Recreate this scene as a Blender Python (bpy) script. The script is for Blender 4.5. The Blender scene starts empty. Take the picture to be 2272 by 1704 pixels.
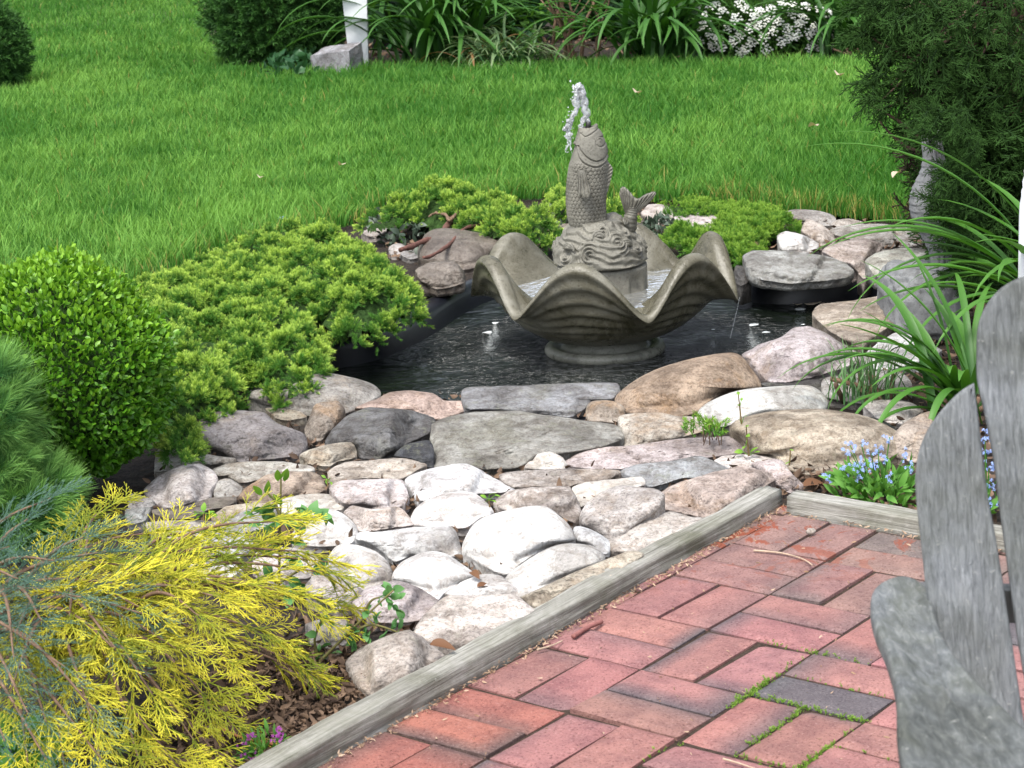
import bpy, math, random
import numpy as np
from math import radians, sin, cos, tan, pi, sqrt, atan2
from mathutils import Vector, Matrix, noise

random.seed(11)
RNG = np.random.default_rng(11)
SC = bpy.context.scene
COL = SC.collection

# ------------------------------------------------------------------ camera, sky, sun, exposure
F, H, PIT, ROL, K = 4673.2, 1.2793, 0.24994, -0.04533, 2272 / 2212.0
_fw = np.array([0, cos(PIT), -sin(PIT)]); _u0 = np.array([0, sin(PIT), cos(PIT)]); _r0 = np.array([1.0, 0, 0])
_rt = _r0 * cos(ROL) + _u0 * sin(ROL); _up = -_r0 * sin(ROL) + _u0 * cos(ROL)
CAMP = np.array([0, 0, H])
cam = bpy.data.cameras.new("camera"); camo = bpy.data.objects.new("camera", cam); COL.objects.link(camo)
cam.sensor_width = 36; cam.lens = F / 2272 * 36; cam.clip_start = 0.05; cam.clip_end = 3000
camo.matrix_world = Matrix(((_rt[0], _up[0], -_fw[0], 0), (_rt[1], _up[1], -_fw[1], 0), (_rt[2], _up[2], -_fw[2], H), (0, 0, 0, 1)))
cam.dof.use_dof = True; cam.dof.focus_distance = 4.6; cam.dof.aperture_fstop = 20
SC.camera = camo

SUN_EL, SUN_AZ = radians(62), radians(-150)      # azimuth measured from +Y towards +X
w = bpy.data.worlds.new("World"); SC.world = w; w.use_nodes = True
nt = w.node_tree; bg = nt.nodes["Background"]
sky = nt.nodes.new("ShaderNodeTexSky"); sky.sky_type = 'NISHITA'; sky.sun_disc = False
sky.sun_elevation = SUN_EL; sky.sun_rotation = SUN_AZ; sky.dust_density = 3.0; sky.air_density = 1.0; sky.ozone_density = 1.0
hs = nt.nodes.new("ShaderNodeHueSaturation"); hs.inputs["Saturation"].default_value = 0.45
nt.links.new(sky.outputs[0], hs.inputs["Color"]); nt.links.new(hs.outputs[0], bg.inputs[0])
bg.inputs[1].default_value = 0.15
sl = bpy.data.lights.new("sun", 'SUN'); sl.energy = 1.5; sl.angle = radians(16); sl.color = (1, 0.97, 0.9)
so = bpy.data.objects.new("sun", sl); COL.objects.link(so)
sd = Vector((sin(SUN_AZ) * cos(SUN_EL), cos(SUN_AZ) * cos(SUN_EL), sin(SUN_EL)))
so.rotation_euler = sd.to_track_quat('Z', 'Y').to_euler(); so.location = (0, 0, 12)
SC.view_settings.view_transform = 'Standard'; SC.view_settings.look = 'None'
SC.view_settings.exposure = 1.36; SC.view_settings.gamma = 1

# ------------------------------------------------------------------ tracing helpers (pixels of a 2212 x 1659 view -> metres)
def ray(x, y):
    return _fw + _rt * ((x * K - 1136) / F) - _up * ((y * K - 852) / F)
def at(x, y, z=0.0):
    d = ray(x, y); return CAMP + d * ((z - H) / d[2])
def atY(x, y, Y):
    d = ray(x, y); return CAMP + d * (Y / d[1])
def onplane(x, y, p, n):
    d = ray(x, y); return CAMP + d * (np.dot(p - CAMP, n) / np.dot(d, n))
def crop(x0, y0, s):
    return lambda pts: [((x0 + x * s) / K, (y0 + y * s) / K) for x, y in pts]
Z1 = crop(900, 150, 800 / 1770); Z2 = crop(300, 780, 800 / 2212); Z3 = crop(900, 780, 850 / 2203)
Z4 = crop(1350, 400, 922 / 2039); Z5 = crop(500, 1000, 900 / 2121); Z6 = crop(1400, 1000, 872 / 2055); Z7 = crop(300, 350, 1000 / 2212)

# ------------------------------------------------------------------ mesh helpers
def tag(o, label=None, cat=None, group=None, kind=None):
    if label: o["label"] = label
    if cat: o["category"] = cat
    if group: o["group"] = group
    if kind: o["kind"] = kind
    return o
def thing(name, loc, label, cat, group=None):
    o = bpy.data.objects.new(name, None); COL.objects.link(o); o.location = [float(v) for v in loc]
    o.empty_display_size = 0.1
    return tag(o, label, cat, group)
def build(name, V, faces, mat, parent=None, loc=None, smooth=True, attrs=None):
    """V (n,3) world metres; faces: list of (m,k) int arrays; attrs: {name: per-vertex float or rgba}"""
    V = np.asarray(V, dtype=np.float64)
    if parent is not None: V = V - np.array(parent.location) - (np.array(parent.parent.location) if parent.parent else 0)
    elif loc is not None: V = V - np.asarray(loc)
    if not isinstance(faces, list): faces = [faces]
    faces = [np.asarray(f, dtype=np.int32) for f in faces if len(f)]
    me = bpy.data.meshes.new(name)
    me.vertices.add(len(V)); me.vertices.foreach_set("co", V.astype(np.float32).ravel())
    li = np.concatenate([f.ravel() for f in faces]); nl = len(li)
    tot = np.concatenate([np.full(len(f), f.shape[1], dtype=np.int32) for f in faces])
    st = np.concatenate([[0], np.cumsum(tot)[:-1]]).astype(np.int32)
    me.loops.add(nl); me.loops.foreach_set("vertex_index", li.astype(np.int32))
    me.polygons.add(len(tot)); me.polygons.foreach_set("loop_start", st)
    me.polygons.foreach_set("use_smooth", np.full(len(tot), bool(smooth)))
    for an, arr in (attrs or {}).items():
        arr = np.asarray(arr, dtype=np.float32)
        if arr.ndim == 1:
            a = me.attributes.new(an, 'FLOAT', 'POINT'); a.data.foreach_set("value", arr)
        else:
            a = me.attributes.new(an, 'FLOAT_COLOR', 'POINT')
            if arr.shape[1] == 3: arr = np.concatenate([arr, np.ones((len(arr), 1), np.float32)], 1)
            a.data.foreach_set("color", arr.ravel())
    me.update(calc_edges=True); me.validate()
    me.materials.append(mat)
    o = bpy.data.objects.new(name, me); COL.objects.link(o)
    if parent is not None: o.parent = parent
    elif loc is not None: o.location = [float(v) for v in loc]
    return o
class Bag:
    """collects pieces of one mesh"""
    def __init__(s): s.V = []; s.F = []; s.A = {}; s.n = 0
    def add(s, V, faces, **attrs):
        V = np.asarray(V, float).reshape(-1, 3)
        if not isinstance(faces, list): faces = [faces]
        for f in faces:
            if len(f): s.F.append(np.asarray(f, dtype=np.int64) + s.n)
        for k_, a in attrs.items():
            a = np.asarray(a, float)
            if a.ndim == 0: a = np.full(len(V), float(a))
            s.A.setdefault(k_, []).append(a)
        s.V.append(V); s.n += len(V); return s
    def out(s, name, mat, parent=None, loc=None, smooth=True):
        by = {}
        for f in s.F: by.setdefault(f.shape[1], []).append(f)
        return build(name, np.concatenate(s.V), [np.concatenate(v) for v in by.values()], mat, parent, loc, smooth,
                     {k_: np.concatenate(v) for k_, v in s.A.items()})
def gridfaces(nu, nv, wrap=False):
    """faces for nu rows of nv points; wrap closes each row"""
    i, j = np.meshgrid(np.arange(nu - 1), np.arange(nv if wrap else nv - 1), indexing='ij')
    j2 = (j + 1) % nv
    return np.stack([i * nv + j, i * nv + j2, (i + 1) * nv + j2, (i + 1) * nv + j], -1).reshape(-1, 4)
def tube(pts, rad, n=8, caps=True):
    pts = np.asarray(pts, float); m = len(pts); rad = np.broadcast_to(np.asarray(rad, float), (m,))
    t = np.gradient(pts, axis=0); t /= np.linalg.norm(t, axis=1)[:, None] + 1e-12
    a = np.array([0, 0, 1.0]) if abs(t[0][2]) < .9 else np.array([1.0, 0, 0])
    V = []
    for i in range(m):
        a = a - t[i] * np.dot(a, t[i]); a /= np.linalg.norm(a) + 1e-12
        b = np.cross(t[i], a); ph = np.arange(n) * 2 * pi / n
        V.append(pts[i] + rad[i] * (np.cos(ph)[:, None] * a + np.sin(ph)[:, None] * b))
    V = np.concatenate(V); Fs = [gridfaces(m, n, True)]
    if caps:
        V = np.concatenate([V, pts[:1], pts[-1:]]); j = np.arange(n); k = (j + 1) % n
        Fs.append(np.stack([np.full(n, m * n), k, j], -1)); Fs.append(np.stack([np.full(n, m * n + 1), (m - 1) * n + j, (m - 1) * n + k], -1))
    return V, Fs
def cat(pts, n, closed=False, tight=0.5):
    """Catmull-Rom resample"""
    p = np.asarray(pts, float); m = len(p)
    if closed: idx = lambda i: i % m; tt = np.linspace(0, m, n, endpoint=False)
    else: idx = lambda i: min(max(i, 0), m - 1); tt = np.linspace(0, m - 1, n)
    out = []
    for t in tt:
        i = int(min(math.floor(t), m - 1 if closed else m - 2)); u = t - i
        a, b, c, d = p[idx(i - 1)], p[idx(i)], p[idx(i + 1)], p[idx(i + 2)]
        m1, m2 = (c - a) * tight, (d - b) * tight
        out.append((2 * u**3 - 3 * u * u + 1) * b + (u**3 - 2 * u * u + u) * m1 + (-2 * u**3 + 3 * u * u) * c + (u**3 - u * u) * m2)
    return np.array(out)
def resample(p, n, closed=True):
    p = np.asarray(p, float); q = np.concatenate([p, p[:1]]) if closed else p
    d = np.concatenate([[0], np.cumsum(np.linalg.norm(np.diff(q, axis=0), axis=1))])
    s = np.linspace(0, d[-1], n, endpoint=not closed)
    return np.stack([np.interp(s, d, q[:, k]) for k in range(p.shape[1])], 1)
def inpoly(P, poly):
    P = np.asarray(P, float); poly = np.asarray(poly, float); x, y = P[:, 0], P[:, 1]; r = np.zeros(len(P), bool)
    a = poly; b = np.roll(poly, -1, axis=0)
    for (x1, y1), (x2, y2) in zip(a[:, :2], b[:, :2]):
        c = ((y1 > y) != (y2 > y)) & (x < (x2 - x1) * (y - y1) / (y2 - y1 + 1e-12) + x1); r ^= c
    return r
def distpoly(P, poly, closed=True):
    P = np.asarray(P, float)[:, :2]; poly = np.asarray(poly, float)[:, :2]; best = np.full(len(P), 1e9)
    b = np.roll(poly, -1, axis=0) if closed else poly[1:]
    for p, q in zip(poly, b):
        e = q - p; t = np.clip(((P - p) @ e) / (e @ e + 1e-12), 0, 1); best = np.minimum(best, np.linalg.norm(P - p - t[:, None] * e, axis=1))
    return best
def vnoise(P, scale, octv=3, seed=0.0):
    P = np.asarray(P, float) * scale + seed * 13.7
    return np.array([noise.fractal(Vector(p), 0.9, 2.0, octv) for p in P])
def frames(D, spin=None, rng=RNG):
    """rotation matrices whose z column follows D"""
    D = np.asarray(D, float); D = D / (np.linalg.norm(D, axis=1)[:, None] + 1e-12)
    ref = np.where(np.abs(D[:, 2:3]) < .95, np.array([[0, 0, 1.0]]), np.array([[1.0, 0, 0]]))
    X = np.cross(ref, D); X /= np.linalg.norm(X, axis=1)[:, None]; Y = np.cross(D, X)
    if spin is None: spin = rng.uniform(0, 2 * pi, len(D))
    c, s = np.cos(spin)[:, None], np.sin(spin)[:, None]
    return np.stack([X * c + Y * s, -X * s + Y * c, D], -1)
def scatter(tv, tf, P, R, S, ta=None):
    """copies of template (tv, tf) at P; returns V, faces, tiled attribute"""
    n, m = len(P), len(tv); S = np.asarray(S, float)
    if S.ndim == 0: S = np.full(n, float(S))
    if S.ndim == 1: S = np.repeat(S[:, None], 3, 1)
    V = np.einsum('nij,nmj->nmi', R, tv[None] * S[:, None, :]) + P[:, None, :]
    off = (np.arange(n) * m)[:, None, None]
    Fs = [(f[None] + off).reshape(-1, f.shape[1]) for f in tf]
    return V.reshape(-1, 3), Fs, (np.tile(ta, n) if ta is not None else None)

# ------------------------------------------------------------------ materials
def newmat(name):
    m = bpy.data.materials.new(name); m.use_nodes = True; n = m.node_tree.nodes; l = m.node_tree.links
    b = n["Principled BSDF"]; return m, n, l, b
def nd(n, t, **kw):
    x = n.new(t)
    for k, v in kw.items():
        if k in x.inputs: x.inputs[k].default_value = v
        else: setattr(x, k, v)
    return x
def noisen(n, l, scale, detail=4, rough=.6, vec=None, dist=0.0):
    x = nd(n, "ShaderNodeTexNoise", Scale=scale, Detail=detail, Roughness=rough, Distortion=dist)
    if vec is not None: l.new(vec, x.inputs["Vector"])
    return x.outputs["Fac"]
def ramp(n, l, fac, stops):
    r = n.new("ShaderNodeValToRGB"); e = r.color_ramp.elements
    while len(e) < len(stops): e.new(.5)
    for q, (p, c) in zip(e, stops):
        q.position = p; q.color = (c, c, c, 1) if isinstance(c, (int, float)) else (*c, 1)
    l.new(fac, r.inputs[0]); return r.outputs[0]
def mix(n, l, a, b, fac, mode='MIX'):
    x = n.new("ShaderNodeMix"); x.data_type = 'RGBA'; x.blend_type = mode
    for s, v in ((x.inputs[6], a), (x.inputs[7], b), (x.inputs[0], fac)):
        if hasattr(v, "is_linked"): l.new(v, s)
        elif isinstance(v, (int, float)): s.default_value = v if s == x.inputs[0] else (v, v, v, 1)
        else: s.default_value = (*v, 1)
    return x.outputs[2]
def bump(n, l, b, h, strength=.5, dist=.01, prev=None):
    x = nd(n, "ShaderNodeBump", Strength=strength, Distance=dist); l.new(h, x.inputs["Height"])
    if prev is not None: l.new(prev, x.inputs["Normal"])
    l.new(x.outputs[0], b.inputs["Normal"]); return x.outputs[0]
def objco(n): return n.new("ShaderNodeTexCoord").outputs["Object"]

def stone_mat(name, speck=.5, band=0.0, stain=(.30, .20, .11), stain_amt=.35, lichen=.2, grain=170, bumpy=.6, rough=.85):
    m, n, l, b = newmat(name); co = objco(n); oi = n.new("ShaderNodeObjectInfo")
    mp = n.new("ShaderNodeVectorMath"); mp.operation = 'ADD'; l.new(co, mp.inputs[0])
    ml = n.new("ShaderNodeVectorMath"); ml.operation = 'SCALE'; ml.inputs[0].default_value = (31, 17, 23); l.new(oi.outputs["Random"], ml.inputs[3])
    l.new(ml.outputs[0], mp.inputs[1]); v = mp.outputs[0]
    c = oi.outputs["Color"]
    big = noisen(n, l, 9, 5, .65, v, .6)
    c = mix(n, l, c, mix(n, l, c, (.50, .48, .47), 1.0, 'MULTIPLY'), ramp(n, l, big, [(.38, 1.0), (.60, 0.0)]))
    med = noisen(n, l, 38, 6, .75, v, .5); c = mix(n, l, c, mix(n, l, c, (.62, .58, .55), 1.0, 'MULTIPLY'), ramp(n, l, med, [(.40, .85), (.52, 0.0)]))
    st = noisen(n, l, 6, 6, .7, v, 1.2)
    f1 = n.new("ShaderNodeMath"); f1.operation = 'MULTIPLY'; l.new(ramp(n, l, st, [(.52, 0.0), (.72, 1.0)]), f1.inputs[0]); f1.inputs[1].default_value = stain_amt
    c = mix(n, l, c, stain, f1.outputs[0])
    if band:
        wv = nd(n, "ShaderNodeTexWave", Scale=14.0, Distortion=7.0, Detail=4.0); wv.inputs["Detail Scale"].default_value = 1.6; wv.bands_direction = 'Z'
        l.new(v, wv.inputs["Vector"])
        f2 = n.new("ShaderNodeMath"); f2.operation = 'MULTIPLY'; l.new(ramp(n, l, wv.outputs["Fac"], [(.2, 0.0), (.8, 1.0)]), f2.inputs[0]); f2.inputs[1].default_value = band
        c = mix(n, l, c, mix(n, l, c, (.5, .46, .42), 1.0, 'MULTIPLY'), f2.outputs[0])
    sp_ = noisen(n, l, grain, 2, .7, v)
    f3 = n.new("ShaderNodeMath"); f3.operation = 'MULTIPLY'; l.new(ramp(n, l, sp_, [(.36, 1.0), (.47, 0.0)]), f3.inputs[0]); f3.inputs[1].default_value = speck
    c = mix(n, l, c, mix(n, l, c, (.28, .27, .28), 1.0, 'MULTIPLY'), f3.outputs[0])
    f4 = n.new("ShaderNodeMath"); f4.operation = 'MULTIPLY'; l.new(ramp(n, l, sp_, [(.58, 0.0), (.7, 1.0)]), f4.inputs[0]); f4.inputs[1].default_value = speck * .7
    c = mix(n, l, c, mix(n, l, c, (.16, .155, .15), 1.0, 'ADD'), f4.outputs[0])
    li = noisen(n, l, 22, 5, .7, v, .8)
    f5 = n.new("ShaderNodeMath"); f5.operation = 'MULTIPLY'; l.new(ramp(n, l, li, [(.58, 0.0), (.68, 1.0)]), f5.inputs[0]); f5.inputs[1].default_value = lichen
    c = mix(n, l, c, (.22, .23, .16), f5.outputs[0])
    vo = nd(n, "ShaderNodeTexVoronoi", Scale=7.0); vo.feature = 'DISTANCE_TO_EDGE'
    wrp = mix(n, l, v, nd(n, "ShaderNodeTexNoise", Scale=5.0).outputs["Color"], .25); l.new(wrp, vo.inputs["Vector"])
    f6 = n.new("ShaderNodeMath"); f6.operation = 'MULTIPLY'; l.new(ramp(n, l, vo.outputs["Distance"], [(.0, 1.0), (.018, 0.0)]), f6.inputs[0]); f6.inputs[1].default_value = .45
    c = mix(n, l, c, mix(n, l, c, (.4, .36, .33), 1.0, 'MULTIPLY'), f6.outputs[0])
    l.new(c, b.inputs["Base Color"]); b.inputs["Roughness"].default_value = rough; b.inputs["Specular IOR Level"].default_value = .3
    p = bump(n, l, b, big, .5 * bumpy, .05)
    p = bump(n, l, b, med, .95 * bumpy, .016, p)
    p = bump(n, l, b, sp_, .5 * bumpy, .003, p)
    return m
STONE = {
    'granite': stone_mat("stone_granite", .55, 0, stain_amt=.35),
    'white': stone_mat("stone_white", .28, 0, stain=(.5, .42, .33), stain_amt=.28, lichen=.12, bumpy=.55),
    'gneiss': stone_mat("stone_gneiss", .45, .6, stain_amt=.45, bumpy=.8),
    'schist': stone_mat("stone_schist", .35, .35, stain=(.2, .2, .14), stain_amt=.45, lichen=.4, bumpy=.9),
    'sand': stone_mat("stone_sand", .55, .18, stain=(.34, .20, .09), stain_amt=.6, lichen=.12, bumpy=.8),
    'wet': stone_mat("stone_wet", .4, 0, stain=(.10, .075, .05), stain_amt=.5, lichen=.1, bumpy=.6, rough=.42),
}
def soil_mat():
    m, n, l, b = newmat("soil"); v = objco(n)
    a = noisen(n, l, 60, 6, .75, v); c = ramp(n, l, a, [(.3, (.008, .005, .003)), (.5, (.022, .014, .009)), (.68, (.055, .037, .024)), (.8, (.11, .08, .055))])
    l.new(c, b.inputs["Base Color"]); b.inputs["Roughness"].default_value = .95
    p = bump(n, l, b, noisen(n, l, 25, 5, .7, v), .9, .03); bump(n, l, b, a, .8, .008, p); return m
def leaf_mat(name, c0, c1, tip=None, gloss=.35, trans=.3, rnd=.35, spec=.35, attr='t'):
    """c0 base/older growth, c1 younger growth by island randomness; tip = colour of new growth at the tips (attribute)"""
    m, n, l, b = newmat(name); g = n.new("ShaderNodeNewGeometry")
    c = mix(n, l, c0, c1, g.outputs["Random Per Island"])
    if tip is not None:
        at_ = n.new("ShaderNodeAttribute"); at_.attribute_name = attr
        c = mix(n, l, c, tip, ramp(n, l, at_.outputs["Fac"], [(.25, 0.0), (.95, 1.0)]))
    l.new(c, b.inputs["Base Color"]); b.inputs["Roughness"].default_value = 1 - gloss; b.inputs["Specular IOR Level"].default_value = spec
    tr = n.new("ShaderNodeBsdfTranslucent"); l.new(mix(n, l, c, (1.0, 1.0, .45), 1.0, 'MULTIPLY'), tr.inputs[0])
    ms = n.new("ShaderNodeMixShader"); ms.inputs[0].default_value = trans
    l.new(b.outputs[0], ms.inputs[1]); l.new(tr.outputs[0], ms.inputs[2]); l.new(ms.outputs[0], n["Material Output"].inputs[0])
    return m
def plain(name, col, rough=.7, spec=.4, var=.25, scale=30, bmp=.3, dist=.004):
    m, n, l, b = newmat(name); v = objco(n); a = noisen(n, l, scale, 5, .65, v)
    dk = tuple(x * (1 - var) for x in col); lt = tuple(min(1, x * (1 + var)) for x in col)
    l.new(ramp(n, l, a, [(.3, dk), (.7, lt)]), b.inputs["Base Color"]); b.inputs["Roughness"].default_value = rough; b.inputs["Specular IOR Level"].default_value = spec
    bump(n, l, b, a, bmp, dist); return m
SOIL = soil_mat()
BARK = plain("bark", (.11, .075, .055), .9, .2, .5, 60, .8, .01)
STEM = plain("stem_wood", (.16, .10, .065), .8, .3, .4, 80, .5, .004)
REDWOOD = plain("juniper_wood", (.12, .055, .042), .75, .3, .5, 90, .8, .005)
# ------------------------------------------------------------------ ground, lawn, pond
_yw, _tx, _ty = 0.66447, 1.99549, -3.19267
def lat(j, i, z=0.0):
    """paving lattice (20 cm squares) -> world"""
    X, Y = .2 * j - _tx, -.2 * i - _ty; c, s = cos(_yw), sin(_yw)
    return np.array([X * c + Y * s, -X * s + Y * c, z])
WATER_Z = -0.075
pond_px = [(650, 815), (690, 770), (800, 742), (900, 697), (985, 645), (1060, 612), (1180, 585), (1300, 575), (1420, 580), (1540, 600), (1610, 616),
           (1700, 622), (1800, 620), (1900, 612), (1965, 612), (1985, 640), (1930, 690), (1800, 745), (1700, 800), (1600, 850), (1400, 900), (1280, 915), (1000, 925), (850, 905), (720, 870)]
POND = cat([at(x, y, -.03)[:2] for x, y in pond_px], 160, True)
lawn_near = [(-900, 610), (-200, 600), (60, 612), (225, 650), (325, 604), (470, 545), (640, 506), (760, 478), (830, 455), (1000, 432), (1180, 420), (1430, 436), (1600, 442), (1690, 456), (1800, 468), (1980, 478), (2150, 480), (2700, 490)]
lawn_far = [(2700, 122), (2212, 128), (1950, 130), (1800, 134), (1600, 140), (1400, 138), (1250, 140), (1150, 146), (1000, 150), (900, 150), (780, 152), (700, 160), (600, 160), (520, 150), (470, 120), (445, 60), (440, 0), (440, -20), (-600, -20)]
LAWN = np.array([at(x, y, 0.0)[:2] for x, y in lawn_near + lawn_far])
TB0, TB1 = at(1690, 1092)[:2], at(685, 1656)[:2]            # inner foot of the long timber
td = (TB1 - TB0) / np.linalg.norm(TB1 - TB0); TBE = TB0 + td * 3.2
tn = np.array([td[1], -td[0]]);  tn = tn if tn[0] < 0 else -tn   # pointing away from the bricks (to the bed)
TC0 = at(1696, 1106)[:2]; bd = (lat(1, 0) - lat(0, 0))[:2]; bd /= np.linalg.norm(bd); TCE = TC0 + bd * 2.6
bn = np.array([-bd[1], bd[0]])                                # away from the bricks (backwards)

def ground_z(P):
    z = np.full(len(P), -0.012)
    d1 = (P - TB0) @ tn; d2 = (P - TC0) @ bn
    pat = (d1 < 0.02) & (d2 < 0.02) & (P[:, 1] > -1)
    z[pat] = -0.075
    ins = inpoly(P, POND); d = distpoly(P, POND)
    z = np.where(ins | (d < .012), -.6, z)
    return z
xs = np.concatenate([[-400, -100, -30, -12, -7, -5, -4, -3.2], np.arange(-2.6, 2.61, .035), [3.2, 4, 5, 7, 12, 30, 100, 400]])
ys = np.concatenate([[-100, -30, -8, -3, -1, 0, .5, 1], np.arange(1.4, 9.0, .035), [9.5, 10, 11, 12, 13, 14, 15, 16, 18, 22, 30, 60, 150, 500]])
GX, GY = np.meshgrid(xs, ys); GP = np.stack([GX.ravel(), GY.ravel()], 1)
gz = ground_z(GP); near = (np.abs(GP[:, 0]) < 2.6) & (GP[:, 1] > 1.4) & (GP[:, 1] < 9)
gz[near] += vnoise(np.c_[GP[near], gz[near] * 0], 9, 3) * .012
tag(build("ground", np.c_[GP, gz], gridfaces(len(ys), len(xs)), SOIL), kind="structure")

# lawn sheet with an even green earth, the blades stand on it
m, n, l, b = newmat("lawn_soil"); v = objco(n); a = noisen(n, l, 30, 5, .7, v)
l.new(ramp(n, l, a, [(.3, (.02, .035, .008)), (.6, (.05, .10, .015)), (.8, (.09, .09, .03))]), b.inputs["Base Color"]); b.inputs["Roughness"].default_value = 1
from mathutils.geometry import tessellate_polygon
tri = tessellate_polygon([[Vector((x, y, 0)) for x, y in LAWN]])
tag(build("lawn", np.c_[LAWN, np.full(len(LAWN), .006)], np.array(tri), m), kind="structure")

# pond: moulded black liner with a rolled lip, and the water
LIN = plain("liner_plastic", (.006, .007, .011), .33, .5, .2, 12, .1, .01)
nP = len(POND); cen = POND.mean(0); nrm = POND - cen; nrm /= np.linalg.norm(nrm, axis=1)[:, None]
prof = [(.075, -.05), (.065, -.016), (.03, -.004), (.008, -.001), (-.01, -.01), (-.02, -.03), (-.03, -.09), (-.05, -.2), (-.10, -.33), (-.22, -.36)]
V = np.concatenate([np.c_[POND + nrm * r, np.full(nP, z)] for r, z in prof] + [[[*cen, -.36]]])
j = np.arange(nP)
liner = build("pond_liner", V, [gridfaces(len(prof), nP, True), np.stack([np.full(nP, len(prof) * nP), (len(prof) - 1) * nP + j, (len(prof) - 1) * nP + (j + 1) % nP], -1)], LIN, loc=(*cen, -.36))
tag(liner, "black moulded plastic pond shell whose rim shows above the dark water", "pond liner")
FC = atY(1305, 700, 5.63)                                     # axis of the fountain
FX, FY = FC[0], FC[1]
m, n, l, b = newmat("pond_water"); v = objco(n)
b.inputs["Base Color"].default_value = (.006, .009, .006, 1); b.inputs["Roughness"].default_value = .03; b.inputs["IOR"].default_value = 1.45; b.inputs["Specular IOR Level"].default_value = .9
mp = n.new("ShaderNodeMapping"); l.new(v, mp.inputs[0]); mp.inputs["Scale"].default_value = (1, 1.5, 1)
h1 = noisen(n, l, 7, 3, .5, mp.outputs[0], 1.0)
ri = nd(n, "ShaderNodeTexWave", Scale=7.0, Distortion=5.0, Detail=3.0); ri.wave_type = 'RINGS'; ri.rings_direction = 'SPHERICAL'; l.new(v, ri.inputs["Vector"])
p = bump(n, l, b, h1, .30, .10); gl = n.new("ShaderNodeMath"); gl.operation = 'MULTIPLY'; l.new(noisen(n, l, 30, 3, .6, mp.outputs[0], 1.5), gl.inputs[0]); ln_ = n.new('ShaderNodeVectorMath'); ln_.operation = 'LENGTH'; l.new(v, ln_.inputs[0]); l.new(mix(n, l, ramp(n, l, ln_.outputs['Value'], [(.22, 1.0), (.62, .12)]), ramp(n, l, noisen(n, l, 2.6, 2, .5, v), [(.40, .15), (.6, 1.0)]), 1.0, 'MULTIPLY'), gl.inputs[1])
p = bump(n, l, b, gl.outputs[0], .9, .12, p); bump(n, l, b, ri.outputs["Fac"], .07, .03, p)
wv = POND - nrm * .024
VW = np.concatenate([np.c_[wv, np.full(nP, WATER_Z)], [[FX, FY, WATER_Z]]])
tag(build("pond_water", VW, np.stack([np.full(nP, nP), j, (j + 1) % nP], -1), m, loc=(FX, FY, WATER_Z)), kind="structure")

# ------------------------------------------------------------------ brick patio (basket weave), timber edging
m, n, l, b = newmat("brick"); v = objco(n); at_ = n.new("ShaderNodeAttribute"); at_.attribute_name = "tint"
a1 = noisen(n, l, 14, 5, .7, v); a2 = noisen(n, l, 230, 3, .7, v); a3 = noisen(n, l, 70, 4, .7, v)
c = mix(n, l, at_.outputs["Color"], mix(n, l, at_.outputs["Color"], (.72, .70, .74), 1, 'MULTIPLY'), ramp(n, l, a1, [(.42, 0), (.62, 1)]))
c = mix(n, l, c, mix(n, l, c, (.42, .36, .36), 1, 'MULTIPLY'), ramp(n, l, a2, [(.33, 1), (.45, 0)]))
c = mix(n, l, c, mix(n, l, c, (.10, .08, .075), 1, 'ADD'), ramp(n, l, a2, [(.58, 0), (.72, 1)]))
c = mix(n, l, c, (.26, .20, .18), ramp(n, l, a3, [(.58, 0), (.8, .30)]))
dm = noisen(n, l, 11, 5, .7, v, 1.0); sx_ = n.new('ShaderNodeSeparateXYZ'); l.new(v, sx_.inputs[0])
zone = ramp(n, l, sx_.outputs['Y'], [(.0, 0.0), (1.0, 1.0)]); zm_ = n.new('ShaderNodeMapRange'); l.new(sx_.outputs['Y'], zm_.inputs[0]); zm_.inputs[1].default_value = 3.45; zm_.inputs[2].default_value = 3.75
dmm = n.new('ShaderNodeMath'); dmm.operation = 'MULTIPLY'; l.new(ramp(n, l, dm, [(.55, 0.0), (.585, 1.0)]), dmm.inputs[0]); l.new(zm_.outputs[0], dmm.inputs[1])
c = mix(n, l, c, (.20, .055, .03), dmm.outputs[0])
l.new(c, b.inputs["Base Color"]); b.inputs["Roughness"].default_value = .82; b.inputs["Specular IOR Level"].default_value = .3
p = bump(n, l, b, a2, .6, .003); bump(n, l, b, a3, .4, .006, p)
BRICK = m
bag = Bag(); NU, NV = 15, 8
uu, vv = np.meshgrid(np.linspace(0, 1, NU), np.linspace(0, 1, NV), indexing='ij')
rb = np.random.default_rng(5)
GREY = {(2, 2, 1), (3, 0, 0), (1, -1, 0), (2, 5, 1)}
def wet(j, i):    # damp brick-red stains that stay on the bricks
    return 0
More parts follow.
